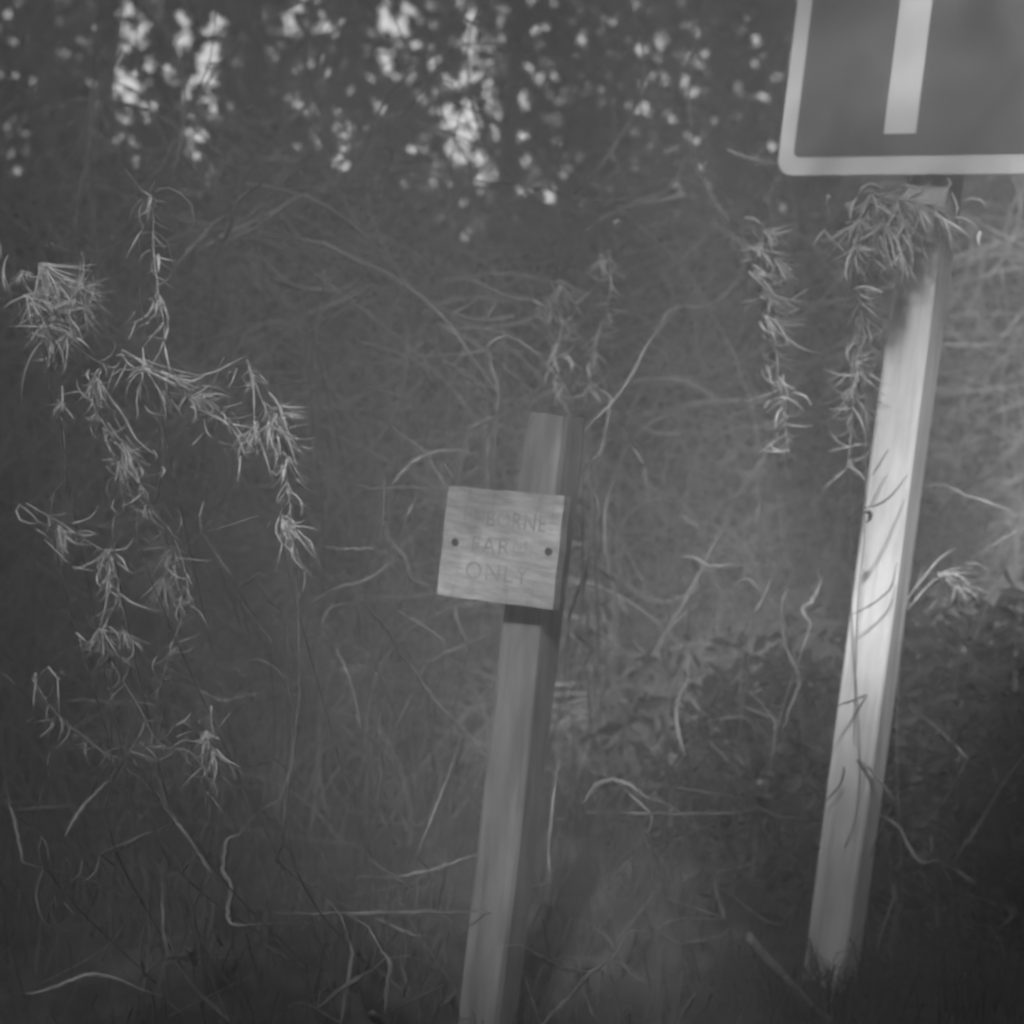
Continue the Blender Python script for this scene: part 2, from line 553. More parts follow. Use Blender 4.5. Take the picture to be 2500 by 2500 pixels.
xh35, n35 = frame(35, -5)
pw = 0.076
Q = P(1757 * K, 330 * K, 2.455)
_nr = frame(35, -4)[1]
_qr = Q + n35 * 0.019
eb = on_plane(1508 * K, 1868 * K, _qr, _nr)
et = on_plane(1722 * K, 250 * K, _qr, _nr)
print('road base', eb, 'top', et)
road = empty('road_sign', (eb.x + 0.04, eb.y + 0.04, 0), 'blue road sign with white border and white bar on a pale square wooden post', 'road sign')
_up = (et - eb).normalized()
post(road, eb, eb + _up * ((et - eb).length + 0.30), xh35, pw, M_POST, extra=eb.z + 0.25)
# panel plane just in front of the post
O = on_plane(1466 * K, 331.5 * K, Q, n35)
X = (on_plane(1932 * K, 328 * K, Q, n35) - O).normalized()
Y = X.cross(n35).normalized()
if Y.z < 0:
    Y = -Y
N = -n35.normalized()
bl = on_plane(1669 * K, 254 * K, Q, n35) - O
br = on_plane(1729 * K, 254 * K, Q, n35) - O
bar0, bar1, bar_y = bl.dot(X), br.dot(X), bl.dot(Y)
SW = bar0 + bar1 + 0.075
SH = SW * 1.0
brd = (on_plane(1600 * K, 296 * K, Q, n35) - O).dot(Y)


def rounded(x0, y0, x1, y1, r, n=7):
    out = []
    for cx, cy, a0 in ((x1 - r, y0 + r, -90), (x1 - r, y1 - r, 0), (x0 + r, y1 - r, 90), (x0 + r, y0 + r, 180)):
        for i in range(n):
            a = radians(a0 + 90 * i / (n - 1))
            out.append((cx + r * cos(a), cy + r * sin(a)))
    return out


def plate(name, outline, z0, z1, mat, parent, frm, origin=None):
    o_, x_, y_, n_ = frm
    m = len(outline)
    V = [o_ + x_ * a + y_ * b_ + n_ * z0 for a, b_ in outline] + [o_ + x_ * a + y_ * b_ + n_ * z1 for a, b_ in outline]
    Fc = [tuple(range(m))[::-1], tuple(range(m, 2 * m))]
    Fc += [(i, (i + 1) % m, m + (i + 1) % m, m + i) for i in range(m)]
    return mesh_obj(name, V, Fc, mat, parent, False, origin)


SF = (O, X, Y, N)
brd_x = brd * 0.92
panel = plate('sign_panel', rounded(0, 0, SW, SH, 0.030), 0, 0.003, M_WHITE, road, SF)
ro = road.location
plate('blue_face', rounded(brd_x, brd, SW - brd_x, SH - brd, 0.012), 0.0030, 0.0040, M_BLUE, panel, SF, ro)
plate('white_bar', [(bar0, bar_y), (bar1, bar_y), (bar1, SH * .70), (bar0, SH * .70)], 0.0040, 0.0048, M_WHITE, panel, SF, ro)
plate('red_bar', [(SW * .22, SH * .705), (SW * .78, SH * .705), (SW * .78, SH * .86), (SW * .22, SH * .86)], 0.0040, 0.0048, M_RED, panel, SF, ro)
for yy in (0.12, 0.34):
    plate('mounting_rail', [(0.03, yy), (SW - 0.03, yy), (SW - 0.03, yy + 0.03), (0.03, yy + 0.03)], -0.016, -0.0005, M_METAL, road, SF)

# ------------------------------------------------------------------ small wooden board sign on a grey post
bsx, bsn = frame(27, -9)
bQ = P(1210, 1330, 2.25)
c = [on_plane(x, y, bQ, bsn) for x, y in ((1097, 1186), (1377, 1211), (1350, 1488), (1064, 1452))]
bX = ((c[1] - c[0]) + (c[2] - c[3])).normalized()
bY = bX.cross(bsn).normalized()
if bY.z < 0:
    bY = -bY
bN = -bsn.normalized()
bw_, bh_ = ((c[1] - c[0]).dot(bX) + (c[2] - c[3]).dot(bX)) / 2, ((c[0] - c[3]).dot(bY) + (c[1] - c[2]).dot(bY)) / 2
cen = (c[0] + c[1] + c[2] + c[3]) / 4
bO = cen - bX * (bw_ / 2) - bY * (bh_ / 2)
xh20, _ = frame(32, 0)
TH, TH2 = 0.024, 0.016
_np = frame(27, -4)[1]
_qp = cen + bsn * (TH + TH2 + 0.006)
ceb = on_plane(868 * K, 1850 * K, _qp, _np)
cet = on_plane(990 * K, 776 * K, _qp, _np)
gpost = empty('board_sign', (ceb.x + 0.04, ceb.y + 0.04, 0), 'small bleached wooden board with worn lettering on a grey wooden post', 'sign')
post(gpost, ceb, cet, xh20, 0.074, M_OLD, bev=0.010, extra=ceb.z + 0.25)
BF = (bO, bX, bY, bN)
go = gpost.location
# board front face with a slightly uneven edge
outl = []
for i in range(25):
    t = i / 24
    outl.append((bw_ * t, 0.0006 * sin(17 * t + 1)))
for i in range(1, 25):
    t = i / 24
    outl.append((bw_ + 0.0006 * sin(15 * t), bh_ * t))
for i in range(1, 25):
    t = i / 24
    outl.append((bw_ * (1 - t), bh_ + 0.0006 * sin(14 * t + 2)))
for i in range(1, 24):
    t = i / 24
    outl.append((0.0006 * sin(13 * t + 1), bh_ * (1 - t)))
board = plate('board', outl, -TH, 0, M_BOARD, gpost, BF)
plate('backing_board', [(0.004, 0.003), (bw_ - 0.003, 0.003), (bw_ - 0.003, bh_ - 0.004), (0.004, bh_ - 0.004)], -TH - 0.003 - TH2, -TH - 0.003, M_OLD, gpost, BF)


def text(body, cx, cy, h, parent, squeeze=1.0):
    cu = bpy.data.curves.new('lettering', 'FONT')
    cu.body = body
    cu.size = h / 0.70
    cu.align_x = 'CENTER'
    cu.space_character = 1.12
    cu.resolution_u = 3
    tmp = bpy.data.objects.new('tmp', cu)
    col.objects.link(tmp)
    bpy.context.view_layer.update()
    dg = bpy.context.evaluated_depsgraph_get()
    me = bpy.data.meshes.new_from_object(tmp.evaluated_get(dg))
    bpy.data.objects.remove(tmp)
    pts = [Vector(v.co) for v in me.vertices]
    faces = [tuple(p.vertices) for p in me.polygons]
    V = [bO + bX * (cx + p.x * squeeze) + bY * (cy + p.y) + bN * 0.0007 for p in pts]
    return mesh_obj('lettering', V, faces, M_LETTER, parent, False, go)


text('UPBORNE', bw_ * 0.52, bh_ * 0.665, 0.026, board, 0.80)
text('FARM', bw_ * 0.50, bh_ * 0.425, 0.026, board, 1.0)
text('ONLY', bw_ * 0.50, bh_ * 0.185, 0.027, board, 1.0)
for sx, sy in ((1112, 1324), (1340, 1347)):
    q = on_plane(sx, sy, bO, bsn)
    u, v = (q - bO).dot(bX), (q - bO).dot(bY)
    ol = [(u + 0.0062 * cos(2 * pi * i / 12), v + 0.0062 * sin(2 * pi * i / 12)) for i in range(12)]
    plate('screw', ol, 0.0004, 0.0022, M_SCREW, board, BF, go)

# ------------------------------------------------------------------ dry plants: each blade a mesh of its own
def blade(parent, px, d, width, mat, name='leaf', dj=0.03, flat=0.45, bend=0.06):
    """strand through photo points at distance d, with its own bend in depth"""
    d0 = d + random.uniform(-dj, dj)
    b1 = random.uniform(-bend, bend)
    m = len(px)
    pts3 = []
    for i, (x, y) in enumerate(px):
        t = i / max(1, m - 1)
        pts3.append(P(x, y, d0 + b1 * t))
    L = sum((pts3[i + 1] - pts3[i]).length for i in range(m - 1))
    n = max(5, min(12, int(L / 0.012)))
    pts = catmull(pts3, n)
    rr = []
    for i in range(n):
        t = i / (n - 1)
        rr.append(width * 0.5 * max(0.22, (0.72 + 0.6 * sin(pi * min(1, t * 1.1))) * (1 - t) ** 0.45 * 0.9))
    V, Fc = tube(pts, rr, 5, flat)
    return mesh_obj(name, V, Fc, mat, parent, True)


def stalk(parent, px_list, d, r0, r1, mat, ground_at=None, name='stem', dd=0.0):
    """stem from the ground up through photo points"""
    pts3 = [P(x, y, d + dd * i / max(1, len(px_list) - 1)) for i, (x, y) in enumerate(px_list)]
    if ground_at is not None:
        g = Vector((ground_at[0], ground_at[1], ground_z(*ground_at) - 0.02))
        pts3 = [g] + pts3
    n = 6 * len(pts3)
    pts = catmull(pts3, n)
    V, Fc = tube(pts, [r0 + (r1 - r0) * i / (n - 1) for i in range(n)], 6)
    return mesh_obj(name, V, Fc, mat, parent, True)


def rnd_blades(parent, node, n, ang, spread, length, width, d, mat, curl=1.1, dj=0.05):
    """blades leaving a node; angles in photo degrees (0 right, 90 down)"""
    for _ in range(int(n * (2.9 if parent.name.startswith('dry') else 2.2))):
        a = radians(ang + random.uniform(-spread, spread))
        l = length * random.uniform(0.5, 1.35)
        x, y = node[0] + random.uniform(-6, 6), node[1] + random.uniform(-6, 6)
        pts = [(x, y)]
        cu = random.uniform(-curl, curl)
        for k in range(4):
            a += cu / 4
            # blades droop: turn towards straight down
            a += 0.10 * cos(a)
            x += cos(a) * l / 4
            y += sin(a) * l / 4
            pts.append((x, y))
        blade(parent, pts, d, width * random.uniform(0.7, 1.2), mat, dj=dj)


def plant(name, label, d, ground_px, stems, strands, rnd=(), cat='dry plant', group='dry spidery plants on the left', mat=None, width=0.0023):
    mat = mat or M_BLADE
    gx, gy = ground_px
    o = empty(name, (gx, gy, ground_z(gx, gy)), label, cat, group)
    for k, (zn, s, g) in enumerate(stems):
        stalk(o, Z(zn, s), d + 0.012, 0.0009, 0.0007, M_STEM if k == 0 or g else mat, (gx, gy + 0.35) if g else None)
    for zn, w, s in strands:
        blade(o, Z(zn, s), d, width * w, mat)
    for (zn, node, n, ang, spread, length, w) in rnd:
        nd = Z(zn, node)[0]
        rnd_blades(o, nd, n, ang, spread, length, width * w, d, mat)
    return o


# upright plant with spidery whorls
plant('dry_plant', 'upright dry plant with spidery whorls of thin drooping leaves, tallest on the left', 1.90, (-0.33, 2.02),
      [('c', '520 1990 700 1650 620 1400 630 1180 560 900 545 670 540 300 560 200', True),
       ('c', '540 270 440 200 300 20 250 -40', False)],
      [('c', 2.3, '535 290 560 200 590 90'), ('c', 1.4, '540 270 440 205'), ('c', 1, '450 300 370 380 320 470 300 570'),
       ('c', 1, '460 330 415 430 420 530 460 630'), ('c', 1.1, '520 320 515 500 490 600'), ('c', 1, '530 330 530 560 545 660'),
       ('c', 1.8, '550 320 575 440 590 500'), ('c', 1.1, '600 330 635 420'), ('c', 1.1, '600 320 670 335 740 350'),
       ('c', 1.0, '600 230 620 200 680 170 780 185 880 240 980 330 1035 450 1020 590 990 640'),
       ('c', 1, '540 670 440 690 390 720 235 830'), ('c', 1, '460 640 390 730 330 840 270 970'), ('c', 1.3, '400 740 430 880 440 930'),
       ('c', 1, '545 690 560 820 590 910'), ('c', 1.1, '560 690 640 790 700 860 680 940'),
       ('c', 1.2, '580 665 660 720 740 800 770 940 800 1060 850 1240'), ('c', 2.6, '630 920 635 1010 630 1120'),
       ('c', 1.2, '570 990 590 1100 630 1180'), ('c', 1.1, '650 1190 740 1270 860 1340'), ('c', 1.3, '630 1190 610 1300 590 1400'),
       ('c', 2.6, '600 1380 660 1470 740 1600 740 1700'), ('c', 2.0, '650 1400 710 1540 745 1680'), ('c', 1.6, '735 1640 735 1800 680 1930 640 1990'),
       ('c', 1, '580 1450 520 1600 470 1640 370 1680 270 1700'), ('c', 1.2, '690 1680 600 1800 490 1930 440 1980'),
       ('c', 1.2, '370 1570 300 1660 170 1770'), ('c', 1, '380 1680 320 1830 280 1910'), ('c', 1, '530 1690 430 1730 320 1830'),
       ('c', 2.4, '500 1610 530 1640 560 1660'), ('c', 2.0, '550 250 530 300 560 380')],
      [('c', '545 300', 7, 90, 40, 32, 1.2), ('c', '640 1450', 4, 80, 30, 50, 1.1)])

# tangled clump at the left edge
plant('dry_plant', 'dense tangled clump of thin dry leaves at the left edge', 1.84, (-0.52, 1.98),
      [('e', '600 2000 600 1600 640 1300 640 950 500 700 300 400', True)],
      [('e', 1, '430 380 560 385 690 410 880 410'), ('e', 1, '950 670 1060 620 1150 570 1250 540'), ('e', 1, '440 440 520 590 600 680 625 800 620 950'),
       ('e', 1.1, '540 450 660 600 720 740 720 860'), ('e', 1.2, '500 420 650 490 800 580 960 600 1030 600'),
       ('e', 1.6, '290 740 200 790 120 820 50 880'), ('e', 1.2, '90 290 50 380 40 480 60 560 130 740'), ('e', 1, '60 340 30 480 40 600 70 700'),
       ('e', 1.1, '470 1250 370 1400 290 1560 250 1750 240 1930 250 2020'), ('e', 1, '390 950 280 1030 180 1120'),
       ('e', 1.4, '270 730 360 860 440 950 500 1070 570 1180'), ('e', 1.2, '610 1150 610 1250 590 1340'), ('e', 2.8, '590 1300 588 1350 592 1400'),
       ('e', 1, '570 1430 450 1470 350 1470'), ('e', 1, '590 1400 560 1520 480 1610'), ('e', 1, '640 1500 610 1590'),
       ('e', 1.1, '880 660 1010 700 1120 750'), ('e', 1.8, '1120 750 1200 770'), ('e', 1.6, '1130 880 1190 910 1280 970'),
       ('e', 1, '700 960 820 1040 900 1050 910 1150 870 1270'), ('e', 1, '430 800 440 700 460 650 500 680 540 760'),
       ('e', 1, '880 750 780 900 700 960'), ('e', 1, '950 870 1040 950 1060 1100'), ('e', 1, '760 700 900 760 1050 800 1260 790'),
       ('e', 1, '0 150 10 250 15 330'), ('e', 1, '210 820 225 910'), ('e', 1, '360 1120 380 1210 370 1260'), ('e', 1, '440 1100 430 1180 450 1210')],
      [('e', '320 740', 11, 30, 70, 95, 0.9), ('e', '450 420', 9, 50, 55, 120, 0.9), ('e', '640 600', 10, 70, 110, 90, 0.9), ('e', '780 800', 9, 60, 180, 75, 0.9),
       ('e', '640 950', 11, 60, 180, 80, 0.9), ('e', '850 680', 8, 20, 80, 90, 0.9), ('e', '950 880', 9, 50, 180, 75, 0.9),
       ('e', '520 1080', 8, 80, 130, 75, 0.9), ('e', '600 1250', 7, 100, 120, 60, 0.9), ('e', '760 1180', 7, 70, 150, 70, 0.9),
       ('e', '250 480', 6, 70, 60, 50, 0.8)])

# arching branch reaching right with splayed leaves
plant('dry_plant', 'arching dry branch with splayed bright leaves, reaching towards the board sign', 1.86, (-0.24, 2.04),
      [('d', '560 1900 600 1200 640 800 480 300 300 90', True), ('d', '300 85 480 120 620 170 900 240 1050 220', False)],
      [('d', 1.8, '270 90 320 85 360 100'), ('d', 1.7, '960 240 1060 215 1180 150 1295 92'), ('d', 1.2, '480 30 490 190 460 330 460 470'),
       ('d', 2.1, '490 190 650 230 830 310 910 400'), ('d', 1.9, '500 200 640 290 780 360 850 490'), ('d', 1.4, '500 200 600 350 650 480 665 600'),
       ('d', 1.1, '650 0 670 110 700 230'), ('d', 1.3, '350 160 300 260 230 390'), ('d', 1.1, '1070 220 1030 330 1015 410'), ('d', 1.3, '820 300 900 280 975 240'),
       ('d', 1, '1120 100 1070 190'), ('d', 1.1, '850 480 1000 400 1100 395 1190 430'), ('d', 1, '940 325 1080 350 1200 420'),
       ('d', 1.7, '850 490 1000 550 1150 630 1230 740 1290 890'), ('d', 1.5, '900 530 1060 570 1180 660'), ('d', 1, '1180 540 1225 590 1230 680'),
       ('d', 1.1, '1250 880 1240 970 1225 1080'), ('d', 1, '1070 770 1200 800 1330 790'), ('d', 1.2, '960 590 980 690 1030 740'), ('d', 1.1, '1060 610 1040 700'),
       ('d', 1, '460 300 430 420 440 560 420 600'), ('d', 1, '490 480 540 540 660 560'), ('d', 1, '320 190 260 230 220 265'), ('d', 1, '720 200 850 240 950 250'),
       ('d', 1, '780 480 770 550'), ('d', 1, '1220 190 1190 270 1160 340'), ('d', 1, '1140 270 1160 220 1190 230'), ('d', 1, '1000 400 950 440 880 460'),
       ('d', 1, '1110 500 1200 480 1270 455'), ('d', 1.2, '520 210 700 300 830 360 900 440'), ('d', 1, '870 790 920 740 960 690'),
       ('d', 2, '1240 780 1265 840 1290 890')],
      [('d', '700 260', 6, 30, 25, 60, 1.2), ('d', '860 420', 6, 20, 60, 55, 1.0), ('d', '620 380', 4, 40, 40, 60, 0.8)])

# hanging cluster right of the branch
plant('dry_plant', 'bristly hanging cluster of dry leaves with stiff pale spikes, right of the arching branch', 1.88, (-0.13, 2.10),
      [('d', '1650 1900 1630 1200 1600 700 1550 480 1470 380 1400 250 1300 120', True), ('d', '1300 120 1340 300 1355 480 1350 640', False)],
      [('d', 1.3, '1310 180 1345 300 1355 480 1350 600'), ('d', 1.7, '1470 380 1550 480 1600 640 1640 730 1740 880'), ('d', 1.6, '1550 490 1680 500 1790 495'),
       ('d', 1, '1620 510 1700 530 1800 530'), ('d', 1, '1610 670 1700 640 1800 630'), ('d', 1, '1660 740 1760 750 1840 730'), ('d', 1.3, '1350 600 1400 760 1450 900 1485 1030'),
       ('d', 1.4, '1500 620 1580 800 1630 960 1640 1080'), ('d', 1.1, '1350 640 1330 720 1280 770'), ('d', 1.2, '1690 1060 1760 1130 1835 1170'),
       ('d', 1.1, '1540 800 1575 920 1560 1010'), ('d', 1.5, '1630 1060 1600 1150 1600 1220'), ('d', 1.1, '1490 1000 1530 1030 1550 1010'), ('d', 1.6, '1490 610 1540 650 1600 660'),
       ('d', 1, '1430 660 1400 700 1380 770'), ('d', 1.2, '1350 570 1400 600 1430 640'), ('d', 1, '1720 810 1780 820 1830 815'), ('d', 1, '1690 940 1740 960 1780 970'),
       ('d', 1.1, '1560 560 1640 570 1690 600'), ('d', 1.4, '1450 780 1430 860 1450 920'), ('d', 1, '1620 1080 1560 1160 1530 1230')],
      [('d', '1480 620', 12, 80, 40, 70, 1.0), ('d', '1370 620', 7, 95, 30, 70, 1.0), ('d', '1560 660', 9, 70, 35, 90, 1.0), ('d', '1580 560', 7, 20, 50, 45, 0.9),
       ('d', '1330 700', 5, 120, 30, 40, 0.9), ('d', '1620 900', 6, 80, 30, 70, 0.9), ('d', '1520 560', 6, 90, 60, 40, 0.8)])

# bundle of bright blades hanging diagonally
plant('dry_plant', 'bundle of bright broad dry blades hanging diagonally below the tangled clump', 1.82, (-0.44, 1.95),
      [('d', '300 1900 330 1300 250 900 180 600 120 320 70 230', True)],
      [('d', 1.3, '100 250 130 195 155 210 120 280'), ('d', 1.6, '60 200 40 240 70 300'), ('d', 2.2, '130 270 215 420 300 520 370 640 420 740 530 840 580 870'),
       ('d', 1.1, '60 300 55 390 65 470'), ('d', 1.3, '120 300 130 420 125 540 100 650'), ('d', 1.1, '150 330 185 420 180 500'), ('d', 1.6, '250 520 270 600 320 690'),
       ('d', 1.8, '160 660 280 730 380 840 450 920 575 1000'), ('d', 1.7, '205 620 300 760 400 880 440 960'), ('d', 1.3, '170 680 220 830 300 900'),
       ('d', 2.1, '310 910 380 1020 450 1090 500 1160 530 1230'), ('d', 1.3, '240 940 270 990 330 1040'), ('d', 1.8, '360 820 420 900 500 930'), ('d', 1.1, '560 830 590 880 575 920'),
       ('d', 1.1, '320 690 400 790 480 880'), ('d', 1.1, '150 910 230 910 310 900'), ('d', 1.4, '100 280 60 330 60 420'), ('d', 1, '220 960 240 1000 260 1010'),
       ('d', 1, '460 960 480 1020 440 1060'), ('d', 1, '430 1090 520 1110 600 1150'), ('d', 1.3, '630 960 650 1000 620 1050'), ('d', 1.4, '350 1100 400 1200 380 1260')],
      [('d', '100 270', 6, 85, 30, 70, 1.1), ('d', '330 780', 7, 50, 20, 70, 1.1), ('d', '300 940', 6, 60, 50, 60, 0.9), ('d', '420 900', 5, 70, 50, 50, 0.9)])

plant('dry_plant', 'small star-shaped dry sprig just below the tangled clump', 1.86, (-0.50, 2.0),
      [('a', '345 2300 360 1700 345 1340', True)],
      [('a', 1.8, '345 1230 348 1290 345 1345'), ('a', 1.2, '345 1330 320 1400 290 1450'), ('a', 1.2, '350 1340 385 1380 415 1420'), ('a', 1, '350 1280 420 1265 480 1270'),
       ('a', 1, '330 1400 360 1440 370 1460'), ('a', 1, '340 1330 320 1310 300 1320')],
      [('a', '345 1330', 5, 90, 60, 50, 0.9)])

# lower left plants (zone b)
plant('dry_plant', 'looped dry leaf spray low on the left, its stem bending right into a drooping tuft', 1.84, (-0.46, 1.93),
      [('b', '640 2100 620 1500 600 800 600 600 520 420 400 350 200 290', True)],
      [('b', 1.3, '110 185 90 220 110 270 160 290 200 290'), ('b', 1.3, '110 190 160 225 200 265 210 290'), ('b', 1.5, '200 270 260 300 350 300'), ('b', 1.4, '280 265 330 285 370 310'),
       ('b', 1, '350 320 450 360 540 350'), ('b', 1, '400 290 500 260 550 190'), ('b', 1.1, '580 440 545 500 550 570 590 640'), ('b', 1.2, '610 440 640 540 690 670'),
       ('b', 1.2, '640 460 680 490 710 560'), ('b', 1.2, '620 630 700 710 780 750 890 780'), ('b', 1.3, '600 440 700 430 740 370'), ('b', 1, '540 560 540 620 560 640'),
       ('b', 1.2, '595 680 580 780 545 890'), ('b', 1.2, '300 330 420 400 520 410'), ('b', 1, '200 320 280 380 300 440'), ('b', 1, '250 380 340 470 400 530'),
       ('b', 1, '400 530 470 545 530 555'), ('b', 1.6, '420 895 450 920 490 960'), ('b', 1.1, '440 920 460 1000 500 1070 540 1090'), ('b', 1.1, '545 890 520 960 460 1000'),
       ('b', 1.1, '540 1090 580 1060 620 990'), ('b', 1, '670 890 690 940 680 950'), ('b', 1, '700 930 740 960 740 1020 690 1065 650 1020 670 950'), ('b', 1, '740 940 770 1020'),
       ('b', 1, '760 950 800 1020'), ('b', 1, '560 980 520 1000 470 990')],
      [('b', '600 440', 10, 95, 40, 75, 1.0), ('b', '330 310', 10, 60, 40, 70, 0.9), ('b', '600 600', 6, 80, 40, 50, 0.9), ('b', '560 880', 7, 80, 60, 60, 0.9), ('b', '690 890', 6, 90, 50, 50, 0.8)])

plant('dry_plant', 'loose dim dry leaves between the low looped spray and the oval leaf tuft', 1.98, (-0.30, 2.08),
      [('b', '900 2100 930 1200 940 500 890 260', True)],
      [('b', 1.8, '885 250 900 310 915 350'), ('b', 1, '890 250 850 280 830 300'), ('b', 1.2, '890 150 930 220 990 320'), ('b', 1.3, '960 350 1000 390 1010 430'),
       ('b', 1, '950 620 950 700 990 770'), ('b', 1.2, '1020 640 1000 720 1010 780 1080 830'), ('b', 1, '1020 640 1060 700 1080 770'), ('b', 1.1, '1130 170 1110 250 1120 330'),
       ('b', 1, '890 650 860 720'), ('b', 1, '1020 330 1010 360 960 350'), ('b', 1, '800 370 840 410'), ('b', 1, '1000 480 1060 560 1050 620'), ('b', 1.1, '870 1030 845 1090 880 1170'),
       ('b', 1, '940 430 930 520 900 600'), ('b', 1, '980 480 970 560 930 640'), ('b', 1.3, '640 150 620 200 660 240'), ('b', 1.2, '1150 780 1160 820 1140 840')],
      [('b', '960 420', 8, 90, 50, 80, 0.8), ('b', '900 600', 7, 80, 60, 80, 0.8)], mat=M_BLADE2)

plant('dry_plant', 'oval tuft of thin pale leaves hanging alone left of the board sign', 1.86, (-0.16, 2.06),
      [('b', '1640 2200 1660 1200 1640 420 1560 240 1590 100', True)],
      [('b', 1.1, '1560 240 1530 310 1550 380 1620 450 1680 520 1730 580'), ('b', 1.1, '1560 245 1620 270 1660 330 1740 440 1790 550'), ('b', 1.2, '1570 250 1560 320 1600 380 1640 330 1620 270'),
       ('b', 1.1, '1640 350 1620 430 1620 500'), ('b', 1, '1640 340 1700 430 1750 480'), ('b', 1, '1690 360 1730 400 1740 450'), ('b', 1, '1690 560 1690 620 1675 690'),
       ('b', 1, '1500 280 1480 320'), ('b', 1, '1620 450 1640 500 1700 560')],
      [('b', '1580 280', 7, 65, 25, 95, 0.9)])

plant('dry_plant', 'forked dry tuft with splayed leaf tips low on the left', 1.88, (-0.26, 2.02),
      [('b', '1180 2200 1170 1900 1150 1500 1180 1380', True), ('b', '1130 1510 1000 1500 880 1610 720 1560', False)],
      [('b', 1.2, '1175 1300 1170 1380 1185 1450 1200 1530'), ('b', 1.2, '1100 1385 1130 1440 1130 1520'), ('b', 1.1, '1130 1520 1120 1620 1100 1700'), ('b', 1.5, '1200 1540 1250 1600 1290 1650 1310 1720'),
       ('b', 1.3, '1140 1630 1070 1690 1005 1760'), ('b', 1.5, '1115 1710 1145 1800 1135 1920'), ('b', 1.3, '1145 1780 1190 1830 1240 1900'), ('b', 1.2, '1200 1570 1270 1610 1330 1640'),
       ('b', 1.2, '980 1410 1030 1380 1060 1340'), ('b', 1.3, '1010 1390 1080 1430 1120 1440'), ('b', 1.1, '980 1475 1040 1450 1110 1440'), ('b', 1.1, '1060 1500 1110 1495 1150 1480'),
       ('b', 1, '1280 1340 1240 1390 1200 1440'), ('b', 1.2, '1170 1560 1200 1620 1270 1650'), ('b', 1, '1180 1720 1205 1780 1200 1810'), ('b', 1.1, '1240 1700 1300 1760 1330 1800'),
       ('b', 1, '1160 1640 1130 1690 1110 1700'), ('b', 1.2, '800 1400 785 1450 750 1500'), ('b', 1.5, '770 1500 830 1550 890 1615'), ('b', 1.6, '720 1555 800 1580 880 1610'),
       ('b', 1, '720 1545 760 1500'), ('b', 1, '890 1600 950 1570 1000 1510'), ('b', 1.3, '740 1600 760 1640')],
      [('b', '1140 1450', 8, 80, 60, 55, 1.0), ('b', '1180 1560', 8, 70, 35, 70, 1.0)])

plant('dry_plant', 'two short upright dry leaves near the left edge, low down', 1.86, (-0.52, 1.93),
      [('b', '260 2200 270 1600 320 1200 270 1080', True)],
      [('b', 2.3, '200 1120 195 1180 215 1260'), ('b', 1.2, '205 1150 188 1250 188 1310'), ('b', 1.2, '270 1085 310 1140 340 1160'), ('b', 2.6, '300 1360 290 1420 220 1475'),
       ('b', 1.5, '390 1420 370 1480 310 1540'), ('b', 1.2, '150 1390 200 1370'), ('b', 1, '265 1090 230 1120 215 1150'), ('b', 1, '320 1150 325 1250 330 1340')],
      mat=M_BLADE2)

plant('dry_plant', 'single curled pale leaf strand in the bottom left corner', 1.84, (-0.54, 1.84),
      [('g', '300 1280 300 900 230 760', True)],
      [('g', 1.4, '250 370 235 330 218 305 203 370 225 480'), ('g', 1.8, '225 480 195 570 190 640 220 740 265 780'), ('g', 1.1, '290 620 265 700 310 780 360 800'), ('g', 1.2, '285 610 295 680'),
       ('g', 1, '330 650 370 690 390 720'), ('g', 1, '250 370 255 430'), ('g', 1.6, '345 420 360 445'), ('g', 1.6, '430 430 420 500 370 540'), ('g', 1.4, '520 410 500 490 440 540')],
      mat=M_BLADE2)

def wisps(owner, s, d, mat, n, length=62, width=.0020, fall=55):
    '''a thin branch with fine drooping leaves along it'''
    path = Z('o', s)
    stalk(owner, path, d, .0011, .0007, mat, name='branch')
    fine = catmull([Vector((x, y, 0)) for x, y in path], 40)
    for k in range(n):
        q = fine[random.randint(1, 39)]
        a = radians(random.choice((90 - fall, 90, 90 + fall, 90 + fall * 1.6, 90 - fall * 1.6)) + random.uniform(-30, 30))
        l = length * random.uniform(.4, 1.3)
        x, y = q.x, q.y
        pts = [(x, y)]
        cu = random.uniform(-2.4, 2.4)
        for j in range(4):
            a += cu / 4 + .12 * cos(a)
            x += cos(a) * l / 4
            y += sin(a) * l / 4
            pts.append((x, y))
        blade(owner, pts, d, width * random.uniform(.8, 1.3), mat, dj=.05)


DP = {o['label'].split()[0]: o for o in bpy.data.objects if o.name.startswith('dry_plant')}
wisps(DP['dense'], '50 540 130 640 200 690 270 700', 1.84, M_BLADE, 26)
wisps(DP['arching'], '230 660 300 700 370 745 430 790 480 850', 1.86, M_BLADE, 34)
wisps(DP['bundle'], '190 700 175 760 210 820 250 880 275 940', 1.82, M_BLADE, 30)
wisps(DP['bundle'], '200 880 260 940 320 1000 350 1080 360 1150', 1.86, M_BLADE2, 30)
wisps(DP['looped'], '50 950 150 1010 215 1060 220 1130 190 1210 250 1250', 1.84, M_BLADE2, 46)
wisps(DP['loose'], '300 1000 330 1080 345 1150 320 1230 300 1300', 1.95, M_BLADE2, 34)
wisps(DP['bristly'], '470 690 500 770 530 840 545 930 550 1000', 1.88, M_BLADE, 34)
wisps(DP['forked'], '210 1250 260 1330 300 1400 360 1420 400 1480', 1.88, M_BLADE2, 32)
wisps(DP['two'], '60 1280 110 1350 180 1410 250 1440', 1.88, M_BLADE2, 26)
wisps(DP['upright'], '290 380 290 470 300 560 310 640 280 700', 1.90, M_BLADE, 26, 48)

